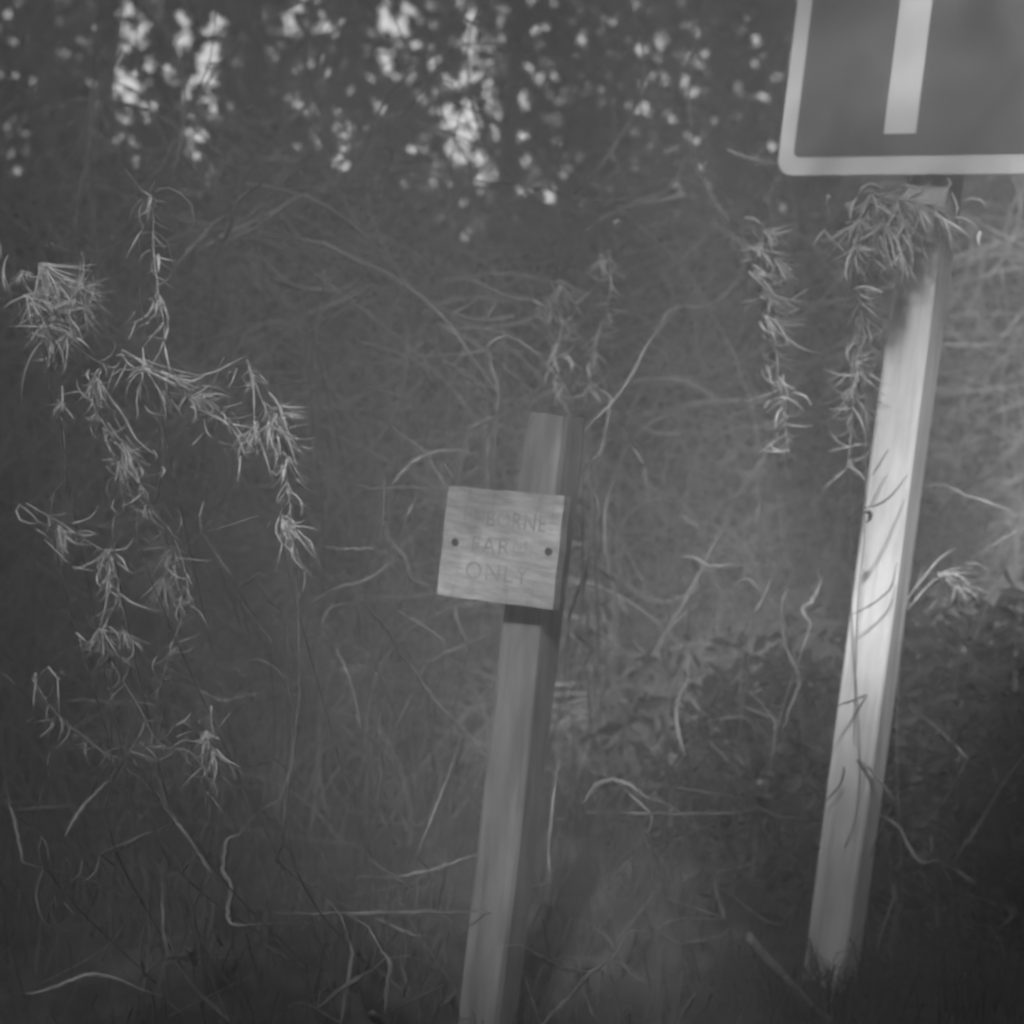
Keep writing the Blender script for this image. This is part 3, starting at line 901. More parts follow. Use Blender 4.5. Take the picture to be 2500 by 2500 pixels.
# ------------------------------------------------------------------ vegetation round the road-sign post
plant('climbing_plant', 'curly dry vine foliage heaped just under the road sign', 2.40, (0.72, 2.36),
      [('f', '900 3200 950 2600 960 1800 930 900 1000 500 1200 300', True)],
      [('f', 1.8, '910 180 950 100 1040 85 1080 150'), ('f', 1.2, '940 150 1000 130 1060 170'), ('f', 1, '850 330 870 230 910 170'), ('f', 1.3, '690 190 690 250 730 350'), ('f', 2.4, '690 170 720 200'),
       ('f', 1.6, '670 410 740 500 810 560 830 620'), ('f', 1.1, '680 400 620 470 590 530'), ('f', 1.6, '870 460 890 540 900 600'), ('f', 1.5, '930 420 880 500 830 600'),
       ('f', 1.3, '960 580 1040 630 1110 690'), ('f', 1.2, '1050 430 1080 500 1090 560'), ('f', 1.9, '1380 260 1480 280 1560 340 1580 410'), ('f', 1.6, '1400 300 1490 370 1570 470 1650 590'),
       ('f', 1.2, '1440 330 1480 430 1495 530'), ('f', 1.4, '1580 320 1660 330 1730 380 1770 430'), ('f', 1.9, '1770 420 1755 470 1760 520'), ('f', 1, '1650 200 1730 185 1790 210 1810 260'),
       ('f', 1.5, '1220 100 1300 110 1380 170'), ('f', 1.6, '1140 180 1250 220 1330 300'), ('f', 1.3, '1210 560 1240 620 1210 700'), ('f', 1.7, '1200 700 1170 780 1150 820'), ('f', 1.5, '1250 700 1290 770'),
       ('f', 1.5, '880 820 980 810 1080 850'), ('f', 1.5, '920 870 1000 900'), ('f', 1.3, '1300 560 1345 570'), ('f', 1.2, '1570 150 1610 250 1590 310'), ('f', 1, '1540 40 1560 90 1500 150'),
       ('f', 1, '890 340 980 330 1070 360'), ('f', 1, '820 360 890 345'), ('f', 1.1, '1270 470 1240 540 1180 600'), ('f', 1.3, '1110 390 1150 430')],
      [('f', '1000 180', 14, 60, 90, 90, 1.1), ('f', '1180 200', 16, 60, 100, 95, 1.1), ('f', '1330 230', 14, 50, 90, 90, 1.1), ('f', '920 350', 12, 90, 80, 95, 1.1), ('f', '1100 380', 14, 80, 80, 100, 1.1),
       ('f', '1240 350', 12, 90, 60, 100, 1.1), ('f', '900 520', 10, 80, 70, 80, 1.0), ('f', '1050 520', 8, 90, 70, 80, 1.0), ('f', '1220 560', 8, 90, 40, 80, 1.1), ('f', '1440 290', 8, 40, 50, 80, 1.0)],
      cat='vine', group='dry climbers on the road sign post', mat=M_BLADE, width=0.0042)
plant('climbing_plant', 'feathery dry tail of slanting leaves hanging left of the road sign post', 2.48, (0.50, 2.50),
      [('f', '500 4600 420 3000 330 1900 300 1300 270 900 200 520', True)],
      [('f', 1.7, '130 520 200 560 290 620 330 720'), ('f', 1.5, '150 530 260 590 330 660'), ('f', 1.3, '210 490 300 540 350 600'), ('f', 1.3, '250 410 330 430 390 460'), ('f', 1.8, '140 700 210 770 270 840'),
       ('f', 1.4, '170 650 260 720 320 780'), ('f', 1.6, '190 850 300 880 430 920'), ('f', 1.4, '440 900 500 860 560 820'), ('f', 1.8, '220 990 300 1010 370 1080'), ('f', 1.4, '310 950 360 990 410 1010'),
       ('f', 1.4, '400 1000 500 960'), ('f', 1.4, '215 1050 250 1110 330 1150'), ('f', 1.4, '290 1050 350 1120 430 1190 530 1250 650 1275'), ('f', 1.3, '220 1130 270 1180 370 1200'),
       ('f', 1.3, '110 320 180 330 230 370'), ('f', 1.2, '380 660 460 700'), ('f', 1.5, '260 1360 290 1420 290 1470 330 1510'), ('f', 1.2, '330 1280 400 1320 500 1330'),
       ('f', 1.2, '380 1430 380 1520 340 1580'), ('f', 1.3, '250 1660 300 1600 400 1590 480 1630 530 1690'), ('f', 1.1, '450 1550 540 1580 580 1650')],
      [('f', '200 540', 10, 35, 25, 85, 1.2), ('f', '190 700', 10, 40, 25, 75, 1.2), ('f', '230 860', 10, 30, 25, 80, 1.2), ('f', '250 1010', 10, 35, 25, 80, 1.2), ('f', '260 420', 8, 30, 40, 60, 1.1),
       ('f', '330 620', 6, 50, 30, 60, 1.0)], cat='vine', group='dry climbers on the road sign post', mat=M_BLADE, width=0.0042)
plant('climbing_plant', 'dim ragged vine strands hanging against the left side of the road sign post', 2.50, (0.60, 2.50),
      [('f', '880 4600 860 3000 880 1900 900 1300 920 700', True)],
      [('f', 1.6, '850 1170 830 1240 820 1310'), ('f', 1.3, '970 1290 1000 1350 1010 1410'), ('f', 1.2, '860 1190 910 1270'), ('f', 1.3, '780 1500 830 1430 890 1420'), ('f', 1.1, '990 1140 960 1220'),
       ('f', 1.1, '1090 1120 1040 1190'), ('f', 1.3, '930 1330 900 1370'), ('f', 1.1, '900 1600 980 1560 1020 1590')],
      [('f', '870 700', 9, 80, 50, 90, 1.0), ('f', '920 900', 9, 80, 50, 90, 1.0), ('f', '900 1150', 9, 80, 40, 80, 1.0), ('f', '880 1350', 9, 80, 50, 80, 1.0), ('f', '860 1550', 7, 80, 60, 80, 1.0)],
      cat='vine', group='dry climbers on the road sign post', mat=M_BLADE2, width=0.0034)
plant('leafy_sprig', 'bright fan-shaped sprig sprouting just right of the road sign post at mid height', 2.55, (0.78, 2.52),
      [('m', '1150 3000 1130 1800 1180 1050 1290 800 1400 690', True)],
      [('m', 1.4, '1250 870 1390 690 1510 610'), ('m', 2.2, '1440 810 1480 840'), ('m', 1.3, '1460 830 1510 880 1540 950'), ('m', 1.3, '1540 840 1620 910 1650 960'), ('m', 1.3, '1560 710 1650 715 1730 775'),
       ('m', 1.2, '1600 850 1740 910'), ('m', 1.3, '1420 920 1470 960'), ('m', 1.3, '1200 1000 1300 880 1390 800 1500 780'), ('m', 1, '1180 960 1260 840 1300 720'), ('m', 1.1, '1310 1020 1380 940 1400 900')],
      [('m', '1400 780', 7, 0, 50, 80, 1.0), ('m', '1500 850', 5, 40, 40, 60, 1.0)], cat='plant', group='sprigs by the posts', mat=M_BLADE)
plant('leafy_sprig', 'pale leafy sprig standing above the top of the board sign post', 2.75, (0.10, 2.75),
      [('j', '760 4800 700 2600 690 1700 680 1150 690 740 660 480', True)],
      [('j', 3.0, '615 460 650 455 690 465'), ('j', 1.8, '640 470 660 530 700 600'), ('j', 1.8, '740 580 800 530 860 490'), ('j', 1.4, '480 690 490 660 530 665 570 700'), ('j', 1.3, '700 460 740 560'),
       ('j', 1.5, '480 560 540 590 620 620'), ('j', 2.0, '690 870 660 940 640 1010'), ('j', 1.6, '660 1060 700 1120 725 1165'), ('j', 1.4, '720 1110 760 1030'), ('j', 1.5, '740 600 780 655'),
       ('j', 1.3, '690 760 720 720 750 730'), ('j', 1.3, '480 700 510 740')],
      [('j', '660 480', 8, 90, 60, 60, 1.4), ('j', '580 590', 6, 100, 60, 50, 1.3), ('j', '690 900', 5, 90, 50, 40, 1.2)], cat='plant', group='sprigs by the posts', mat=M_BLADE, width=0.0040)
plant('leafy_sprig', 'knotted thin sprig right of the pale sprig above the board sign post', 2.80, (0.28, 2.80),
      [('j', '900 4800 880 2600 820 1700 815 1090 850 850 935 680 930 430 910 300 915 170 990 100', True)],
      [('j', 2.8, '880 300 900 320 920 350'), ('j', 1.8, '840 425 890 445 935 440'), ('j', 2.4, '965 110 990 95 1010 100'), ('j', 1.6, '935 640 945 690 910 730'), ('j', 1.8, '850 790 850 850 870 900'),
       ('j', 2.0, '820 930 810 970 820 1010'), ('j', 1.3, '940 390 990 355'), ('j', 1.3, '810 400 840 430'), ('j', 1.4, '880 1085 920 1125 950 1140'), ('j', 1.3, '820 1010 825 1090')],
      [('j', '900 330', 4, 90, 80, 40, 1.2), ('j', '850 870', 4, 90, 60, 40, 1.2)], cat='plant', group='sprigs by the posts', mat=M_BLADE, width=0.0040)

CP = {o['label'].split()[0]: o for o in bpy.data.objects if o.name.startswith(('climbing_plant', 'leafy_sprig'))}
wisps(CP['dim'], '1660 420 1630 520 1620 640 1610 760 1600 880', 2.46, M_BLADE, 70, 70, .0030)
wisps(CP['feathery'], '1440 420 1440 520 1460 640 1475 760 1490 860', 2.48, M_BLADE, 60, 66, .0030, 40)
wisps(CP['pale'], '1040 530 1060 600 1050 680 1065 755', 2.72, M_BLADE, 40, 60, .0030, 65)
wisps(CP['knotted'], '1150 470 1150 560 1125 650 1110 740', 2.76, M_BLADE, 34, 55, .0030, 65)

# ------------------------------------------------------------------ bramble canes and stems in the haze, one object each
CANES = []


def canes(zn, d, w, mat, label, group, *strs):
    for s in strs:
        CANES.append((Z(zn, s), d, w, mat, label, group))


G_L = 'thin canes behind the dry plants'
L_L = 'thin hazy cane running behind the dry plants on the left'
canes('a', 2.75, .0085, M_CANE, 'thick dim branch slanting up behind the spidery whorls', G_L, '1180 540 1260 380 1320 220 1390 150 1450 100', '1240 440 1400 370 1540 260 1640 180', '960 580 1080 450 1180 340 1260 280')
canes('a', 2.7, .0050, M_CANE, L_L, G_L, '1440 600 1560 670 1680 700', '1740 830 1800 700 1812 580', '900 1050 1300 930 1540 830', '1690 950 1830 860 2000 740', '1400 1240 1600 1215 1780 1200', '0 1120 200 1105 400 1110')
canes('b', 2.45, .0050, M_CANE, L_L, G_L, '1110 330 1200 460 1310 620', '1330 680 1400 800 1500 940 1500 1000', '1300 680 1400 590 1480 570', '1150 340 1300 290 1450 250', '0 960 30 1020 160 1110', '980 1170 1130 1230 1240 1275 1380 1240',
      '330 1360 500 1500 640 1620 740 1680', '0 1110 90 1190', '1440 640 1480 710 1560 770', '1300 1110 1440 1050 1600 1200 1620 1600 1560 1800 1450 1880', '360 1270 600 1280', '1330 1640 1530 1600', '1380 1150 1400 1290',
      '440 1900 600 1720 700 1600', '60 1880 300 1865 420 1850', '930 1850 970 1932 1060 2040')
G_U = 'loops and shoots against the trees'
L_U = 'faint looping shoot against the dark trees above the thicket'
canes('n', 3.2, .0085, M_CANE, L_U, G_U, '610 510 680 470 745 440', '700 505 780 530 840 490 870 400', '1180 690 1210 655 1310 630 1330 700 1270 750 1190 730', '655 120 650 220 630 310', '1240 620 1290 540 1310 430', '1330 690 1400 700 1480 680')
canes('o', 3.0, .0055, M_CANE, L_U, G_U, '830 335 1000 350 1100 378 1240 370 1290 310 1300 250', '690 300 840 340', '1060 470 1160 400 1280 370', '480 470 560 540 700 545', '560 600 640 570 700 540', '890 530 970 560', '400 440 480 400 540 330')
G_C = 'canes round the board sign'
L_C = 'faint thin cane crossing the haze close to the board sign'
canes('j', 2.9, .0055, M_CANE, L_C, G_C, '130 450 250 500 370 550 490 560', '270 570 230 640 180 760', '220 850 60 900 10 1020', '0 650 150 560', '1080 1430 1140 1530', '1250 830 1310 910 1260 980', '1090 750 1130 800 1160 830', '360 1160 450 1220', '470 1120 560 1050')
canes('j', 2.6, .0058, M_CANE_PALE, 'pale bent cane above and left of the board sign post', G_C, '340 770 260 800 230 850 240 940 285 1090')
canes('j', 2.55, .0058, M_CANE_PALE, 'straight pale cane leaning up to the right from the board sign post', G_C, '1235 720 1150 850 1060 1020 960 1160 860 1260 780 1340')
canes('k', 2.6, .0055, M_CANE, L_C, G_C, '660 1390 760 1340 850 1300 1000 1240', '640 1430 560 1600 490 1740', '120 1100 220 1040 370 1000 500 910', '480 560 600 440 720 385', '455 500 460 620 450 740', '480 790 560 900 590 990 690 1030',
      '140 840 280 852 400 848', '720 420 760 480 800 540', '955 320 945 420 955 530', '560 700 590 660 610 610', '340 90 440 100 560 150', '860 280 1000 220', '430 200 560 350', '640 0 690 80', '980 10 1000 110', '1590 270 1690 440',
      '1480 100 1530 140', '1355 1250 1440 1320', '1460 590 1470 690 1450 770', '1430 840 1400 1060', '1385 1010 1330 1190', '330 1120 360 1250 420 1400', '230 1300 310 1500 350 1700', '300 530 400 570 560 560 730 575', '800 640 700 480 660 400',
      '790 1100 810 1200 860 1310', '520 1140 640 1210 750 1290', '160 1220 210 1130 330 1100', '690 780 650 690 600 640', '1400 480 1480 390 1500 300')
canes('k', 2.35, .0065, M_CANE, 'long straight cane slanting down from the left to the board sign post', G_C, '360 1090 480 1250 620 1450 720 1590 840 1710')
G_R = 'canes between the two posts'
L_R = 'thin hazy cane between the two posts'
canes('i', 2.75, .0055, M_CANE, L_R, G_R, '1060 410 1150 420 1250 470 1400 460', '1400 600 1480 550 1550 620', '1250 700 1330 740', '1420 940 1465 860', '1450 1345 1550 1390 1650 1420', '1555 50 1540 200', '1280 1430 1460 1420', '540 490 660 570',
      '760 950 850 1040', '1120 640 1110 900', '850 1600 920 1680', '1180 1210 1230 1260', '1080 1390 1160 1450 1200 1500', '960 900 1080 780 1180 700', '1640 540 1560 700 1520 760', '500 1500 480 1250')
canes('i', 2.55, .0065, M_CANE_PALE, 'pale zigzag cane hanging left of the road sign post', G_R, '1690 750 1700 850 1720 970 1780 1110 1815 1190 1760 1340 1710 1475')
canes('i', 2.55, .0060, M_CANE_PALE, 'short straight pale stalk below the zigzag cane', G_R, '1655 1440 1650 1530 1650 1635')
canes('i', 2.55, .0068, M_CANE_PALE, 'pale bowed stalk midway between the two posts', G_R, '1110 1180 1050 1300 1035 1400 1050 1540 1090 1660')
canes('i', 2.6, .0075, M_CANE_PALE, 'short bright broken stem beside the road sign post', G_R, '1950 560 1890 680 1830 745 1880 830')
G_B = 'canes and stalks along the bottom'
L_B = 'dim thin stalk among the stems along the bottom'
canes('h', 2.3, .0080, M_CANE_PALE, 'pale arched shoot right of the board sign post, low down', G_B, '1170 330 1230 245 1310 213 1400 240 1485 300')
canes('h', 2.35, .0050, M_CANE, L_B, G_B, '1380 260 1460 340 1505 390 1490 470', '1250 375 1650 380 1930 380', '1590 245 1750 270 1950 300', '1835 750 1840 830 1865 900', '120 890 250 950 340 985', '340 790 345 980', '200 670 320 745', '240 695 420 655 570 605',
      '1350 1100 1400 1170 1490 1225', '260 1110 290 1220 310 1290', '1640 1030 1850 988', '490 640 440 860', '340 590 440 340 530 100', '160 0 165 200 140 440', '1290 730 1410 595', '1170 1260 1215 1380', '1040 130 1000 500 1000 720', '540 1260 480 1320')
canes('h', 2.28, .0070, M_CANE, 'level cane running into the left side of the board sign post, low down', G_B, '-380 872 0 876 300 870 575 868')
canes('h', 2.12, .0070, M_CANE_PALE, 'pale cane leaning left at the foot of the board sign post', G_B, '1325 1075 1200 1180 1080 1310 960 1430')
canes('h', 2.14, .0065, M_CANE, 'short cane sloping right from the board sign post near the bottom edge', G_B, '895 1050 980 1105 1060 1145 1190 1165')
canes('h', 2.10, .0070, M_CANE, 'stub of cane at the bottom edge between the posts', G_B, '1630 1430 1680 1340 1735 1265')
canes('h', 2.05, .0065, M_CANE_PALE, 'kinked pale stalk standing at the bottom edge left of the board sign post', G_B, '150 1040 205 1120 195 1240 185 1370')
canes('h', 2.02, .0065, M_CANE_PALE, 'short pale twig leaning right at the bottom edge', G_B, '-150 1340 -20 1240 115 1155')
canes('h', 1.98, .0120, M_CANE_PALE, 'bright broken stub at the bottom edge left of the board sign post', G_B, '105 1370 140 1395 165 1440')
canes('h', 2.08, .0065, M_CANE_PALE, 'upright pale stalk left of the kinked stalk at the bottom', G_B, '0 1010 22 1080 0 1200 -40 1420')
canes('g', 2.15, .0055, M_CANE, L_B, G_B, '50 130 90 280 120 440', '340 300 400 200 460 120 560 20', '530 395 660 340 810 275', '860 150 950 260 1040 390 1110 500', '1500 0 1490 250 1455 440', '920 960 1050 1130 1200 1270', '100 1140 300 1090 450 1030 580 1040 710 1090',
      '1390 880 1510 945', '770 560 790 900', '850 560 855 750 880 940', '1130 820 1170 880', '850 1060 870 1250', '740 950 760 1040', '960 480 990 440')
canes('g', 2.1, .0060, M_CANE_PALE, 'wavering pale stem in the lower left, dropping to a hook', G_B, '1260 290 1190 330 1172 480 1210 560 1195 700 1215 765 1300 770')
canes('g', 2.0, .0095, M_CANE_PALE, 'short bright stub leaning right, low on the left', G_B, '978 885 1005 925 1035 975')
G_D = 'stems in the shade at bottom right'
L_D = 'dim stem in the dark shade right of the road sign post'
canes('l', 2.6, .0060, M_CANE, L_D, G_D, '1000 600 1150 700 1200 800 1280 910 1390 900', '1090 1020 1115 1120 1040 1330 1000 1520', '1500 960 1560 1000 1630 1050', '1570 1650 1575 1720 1585 1810', '1755 1370 1815 1510', '1890 1230 1790 1320', '1350 740 1350 850',
      '1090 1450 1100 1560', '1160 890 1130 970', '1300 1000 1340 1110', '1380 1190 1390 1320', '1500 180 1580 260', '960 1770 990 1830')
canes('l', 2.55, .0065, M_CANE, 'long straight stem leaning through the dark shade at the right edge', G_D, '1940 230 1800 420 1650 670 1480 920')
canes('l', 2.45, .0055, M_CANE, 'curved stem leaving the road sign post to the right, low down', G_D, '870 270 930 300 1000 370 1070 460 1110 530')
canes('l', 2.45, .0055, M_CANE, L_B, G_B, '150 1160 300 1280 410 1310', '0 610 160 600', '230 550 370 620 530 640', '0 1130 50 1260', '100 960 230 930')
G_V = 'thin vines across the road sign post'
canes('m', 2.43, .0032, M_CANE_DARK, 'dark thin vine crossing the brightest stretch of the road sign post', G_V, '845 1035 950 980 1040 920 1100 850 1135 700')
canes('m', 2.42, .0032, M_CANE_DARK, 'dark thin vine crossing the upper bright stretch of the road sign post', G_V, '890 365 1000 345 1070 305 1130 245 1200 150')
canes('m', 2.41, .0065, M_CANE_DARK, 'small dark hooked tendril on the left edge of the road sign post', G_V, '925 395 955 385 968 415 938 455')
canes('m', 2.42, .0032, M_CANE_DARK, 'dark forked tendril on the road sign post above the hooked one', G_V, '970 160 1020 90 1080 -10')
canes('m', 2.44, .0034, M_CANE_DARK, 'dark thin vine crossing the dim lower stretch of the road sign post', G_V, '740 1610 860 1570 960 1530')
canes('l', 2.46, .0034, M_CANE_DARK, 'dark bowed vine low on the road sign post', G_V, '800 310 795 370 760 450 660 550')
canes('m', 2.7, .0060, M_CANE, 'faint cane drooping right from behind the road sign post', G_V, '1300 225 1440 220 1560 280 1700 325 1932 420')
canes('m', 2.8, .0060, M_CANE, 'faint cane rising to the right edge beside the fan-shaped sprig', G_V, '1640 660 1780 570 1940 480')

ANCH = [(945, 1040, 'the board sign'), (1030, 790, 'the board post top'), (960, 1450, 'the board post middle'), (920, 1820, 'the board post foot'),
        (1660, 950, 'the lit pale post'), (1600, 1450, 'the shaded pale post'), (1540, 1830, 'the pale post foot'), (1490, 250, 'the road sign corner'),
        (1450, 620, 'the feathery dry tail'), (1820, 1080, 'the fan-shaped sprig'), (290, 380, 'the topmost spidery whorl'), (300, 560, 'the upright dry plant'), (120, 600, 'the tangled dry clump'), (380, 720, 'the arching dry branch'),
        (530, 820, 'the bristly hanging cluster'), (230, 850, 'the diagonal leaf bundle'), (550, 1020, 'the oval leaf tuft'), (210, 1080, 'the low looped spray'), (395, 1430, 'the forked dry tuft'), (80, 1650, 'the curled leaf strand'),
        (1060, 560, 'the pale sprig'), (870, 260, 'the brightest sky gaps'), (370, 250, 'the tall sky gaps'), (1215, 180, 'the rightmost sky gaps')]
SHARED = (L_L, L_U, L_C, L_R, L_B, L_D, 'thick dim branch slanting up behind the spidery whorls')


def cane_label(px, w, base):
    x0, y0, x1, y1 = px[0][0] / K, px[0][1] / K, px[-1][0] / K, px[-1][1] / K
    ln = sum(math.hypot(px[i + 1][0] - px[i][0], px[i + 1][1] - px[i][1]) for i in range(len(px) - 1)) / K
    ch = math.hypot(x1 - x0, y1 - y0) + 1e-6
    dx, dy = x1 - x0, y1 - y0
    if abs(dx) < .35 * abs(dy):
        lean = 'upright'
    elif abs(dy) < .3 * abs(dx):
        lean = 'level'
    else:
        lean = 'right-leaning' if dx * dy < 0 else 'left-leaning'
    shape = 'curved' if ln > ch * 1.08 else 'straight'
    size = 'short' if ln < 85 else ('long' if ln > 220 else 'mid-length')
    mx_, my_ = sum(p[0] for p in px) / len(px) / K, sum(p[1] for p in px) / len(px) / K
    an = min(ANCH, key=lambda a: math.hypot(a[0] - mx_, a[1] - my_))
    ddx, ddy = mx_ - an[0], my_ - an[1]
    if math.hypot(ddx, ddy) < 45:
        rel = 'right behind'
    elif abs(ddx) > 1.7 * abs(ddy):
        rel = 'right of' if ddx > 0 else 'left of'
    elif abs(ddy) > 1.7 * abs(ddx):
        rel = 'below' if ddy > 0 else 'above'
    else:
        rel = ('below and ' if ddy > 0 else 'above and ') + ('right of' if ddx > 0 else 'left of')
    tone = 'thick dim' if w > .008 else 'faint'
    return f'{tone} {size} {shape} {lean} cane {rel} {an[2]}', 'canes near ' + an[2]


for px, d, w, mat, label, group in CANES:
    if label in SHARED:
        label, group = cane_label(px, w, label)
    m = len(px)
    d0 = d + random.uniform(-.06, .06)
    b1 = random.uniform(-.15, .15)
    pts = catmull([P(x, y, d0 + b1 * (i / (m - 1) - .5)) for i, (x, y) in enumerate(px)], max(6, 5 * m))
    n = len(pts)
    for i in range(n):
        pts[i] = pts[i] + Vector((random.uniform(-1, 1), random.uniform(-1, 1), random.uniform(-1, 1))) * w * 0.22
    rr = [w * .5 * min(1.0, .30 + 2.6 * i / n) * min(1.0, .40 + 2.6 * (n - 1 - i) / n) * random.uniform(.85, 1.15) for i in range(n)]
    if 'vine' not in label and 'tendril' not in label and 'stub' not in label:
        # the cane goes on, thinner, down into the undergrowth behind and ends in a fine tip
        lo, flip = (pts[-1], False) if pts[-1].z < pts[0].z else (pts[0], True)
        g = Vector((lo.x + random.uniform(-.18, .18), lo.y + random.uniform(.25, .6), 0))
        tail = catmull([lo, lo.lerp(g, .4) + Vector((random.uniform(-.06, .06), .05, -.04 * lo.z)), g], 9)[1:]
        tr = [w * .5 * (.42 - .02 * i) for i in range(8)]
        hi = pts[0] if not flip else pts[-1]
        nx = pts[1] if not flip else pts[-2]
        dv = (hi - nx).normalized()
        tip = [hi + dv * t * .035 + Vector((random.uniform(-.01, .01), .02 * t, -.006 * t * t)) for t in (1, 2, 3)]
        tipr = [w * .5 * q_ for q_ in (.26, .18, .10)]
        if not flip:
            pts, rr = tip[::-1] + pts + tail, tipr[::-1] + rr + tr
        else:
            pts, rr = tail[::-1] + pts + tip, tr[::-1] + rr + tipr
    V, Fc = tube(pts, rr, 6)
    o = mesh_obj('bramble_cane' if 'vine' not in label and 'tendril' not in label else 'vine', V, Fc, mat, None, True, origin=pts[-1])
    o.location = pts[-1]
    tag(o, label, 'cane' if o.name.startswith('bramble') else 'vine', group)

# fallen stick by the road sign post
st = Z('l', '195 1380 290 1500 400 1610 500 1715 600 1830 700 1905')
pts = catmull([P(x, y, 2.34 + .02 * i) for i, (x, y) in enumerate(st)], 20)
V, Fc = tube(pts[:9], [.0085] * 8 + [.006], 7)
sroot = empty('broken_stick', pts[9], 'pale peeled stick leaning at the foot of the road sign post', 'stick')
mesh_obj('peeled_end', V, Fc, M_CANE_PALE, sroot, True)
V, Fc = tube(pts[8:], [.0065] * 12, 6)
mesh_obj('bark_end', V, Fc, M_CANE, sroot, True)

# the innumerable fine stems deeper in the thicket
V, Fc = [], []


def curl(p, n, step, hd, vd, turn, r, sides=4):
    """a looping twig: a walk that keeps turning"""
    wk = [p.copy()]
    for q_ in range(n):
        p = p + Vector((cos(hd) * cos(vd), sin(hd) * cos(vd) * .4, sin(vd))) * step
        p.z = max(p.z, .02)
        wk.append(p.copy())
        vd += turn + random.uniform(-.12, .12)
        hd += random.uniform(-.2, .2)
    pts = catmull(wk, int(n * 1.6))
    tube(pts, [r * (1 - .6 * i / len(pts)) for i in range(len(pts))], sides, 1, V, Fc)
    return wk


for k in range(1500):
    p0 = Vector((random.uniform(-1.6, 1.9), random.uniform(2.95, 4.3), random.choice((0.0, random.uniform(.05, 1.5), random.uniform(.05, 1.5)))))
    if p0.x > .40 and p0.y < 3.35:
        p0.y += .75
    rooted = p0.z == 0
    vd = random.uniform(.9, 2.2) if rooted else random.uniform(-.6, 1.2)
    wk = curl(p0, 14, random.uniform(.05, .10) if rooted else random.uniform(.03, .08), random.choice((0, pi)) + random.uniform(-.6, .6), vd, random.choice((-1, 1)) * random.uniform(.02, .30), random.uniform(.0016, .0042))
    for t in range(random.randint(1, 4)):
        curl(wk[random.randint(3, 13)].copy(), 7, random.uniform(.02, .05), random.uniform(0, 2 * pi), random.uniform(-1, 1.2), random.uniform(-.5, .5), random.uniform(.0010, .0022), 3)
tag(mesh_obj('thicket_stems', V, Fc, M_THICK, None, True), 'hazy mass of fine crossing bramble stems filling the thicket', 'thicket', kind='stuff')

# dead grass and litter on the verge
V, Fc = [], []
for k in range(9000):
    x = random.uniform(-1.3, 1.7)
    y = random.uniform(1.6, 4.2)
    h = random.uniform(.04, .20) * (1.0 if y > 2.2 else 0.7)
    a = random.uniform(0, 2 * pi)
    z = ground_z(x, y)
    b0 = Vector((x, y, z - .005))
    dx = Vector((cos(a), sin(a), 0))
    sd_ = Vector((-sin(a), cos(a), 0)) * random.uniform(.0012, .0028)
    m1 = b0 + dx * h * .25 + Vector((0, 0, h * .6))
    t1 = b0 + dx * h * random.uniform(.5, 1.1) + Vector((0, 0, h * random.uniform(.5, .95)))
    q = len(V)
    V += [b0 - sd_, b0 + sd_, m1 + sd_ * .8, m1 - sd_ * .8, t1]
    Fc += [(q, q + 1, q + 2, q + 3), (q + 3, q + 2, q + 4)]
tag(mesh_obj('dead_grass', V, Fc, M_GRASS), 'short dead grass and litter on the ground under the posts', 'grass', kind='stuff')

def tuft(x, y, label, n=90, h0=.03, h1=.09, spread=.08):
    o = empty('grass_tuft', (x, y, ground_z(x, y)), label, 'grass', 'grass tufts round the post feet')
    V, Fc = [], []
    for k in range(n):
        a = random.uniform(0, 2 * pi)
        r = spread * math.sqrt(random.random())
        bx, by = x + cos(a) * r, y + sin(a) * r
        h = random.uniform(h0, h1)
        b0 = Vector((bx, by, ground_z(bx, by) - .01))
        dv = Vector((cos(a), sin(a), 0)) * h * random.uniform(.2, .8)
        pts = catmull([b0, b0 + dv * .25 + Vector((0, 0, h * .6)), b0 + dv + Vector((0, 0, h * random.uniform(.55, .95)))], 6)
        tube(pts, [.0022 * (1 - i / 6.5) for i in range(6)], 3, .5, V, Fc)
    c = mesh_obj('blades', V, Fc, M_GRASS, o, True)
    c['kind'] = 'stuff'


tuft(eb.x - .05, eb.y - .07, 'grass tuft against the left of the foot of the road sign post')
tuft(eb.x + .07, eb.y - .07, 'grass tuft in front of the foot of the road sign post', 80)
tuft(eb.x + .15, eb.y + .02, 'grass tuft against the right of the foot of the road sign post', 60)
tuft(eb.x + .32, eb.y - .10, 'loose grass tuft in the bottom right corner', 60, .1, .3, .12)
tuft(eb.x + .02, eb.y - .16, 'low grass tuft nearest the bottom edge by the road sign post', 60, .06, .16, .10)

# ------------------------------------------------------------------ unseen tree added behind the camera: its crown openings shape the sunlight
# how open the crown is, given by what lies down-sun of it: (distance y, photo px/1932, openness, weight)
CTRL = []
for x_, y_, t_ in ((1690, 400, .4), (1600, 430, .4), (1780, 420, .35), (1690, 480, .15), (1725, 560, .10), (1705, 680, .22), (1690, 800, .6), (1675, 900, 1), (1660, 1000, 1), (1645, 1100, 1), (1630, 1200, .95), (1615, 1300, .65), (1600, 1400, .42), (1590, 1500, .28),
                   (1570, 1620, .14), (1555, 1720, .06), (1540, 1850, .02), (1550, 150, .22), (1850, 150, .28), (1700, 312, .32), (1850, 312, .32), (1500, 20, .18), (1700, 20, .25), (1880, 20, .28), (1700, -150, .25), (1880, -150, .28), (1500, 312, .32), (1450, 470, .7), (1460, 560, .7), (1480, 650, .7), (1480, 780, .6), (1590, 560, .3), (1580, 760, .35)):
    CTRL.append((2.38, x_, y_, t_, 5))
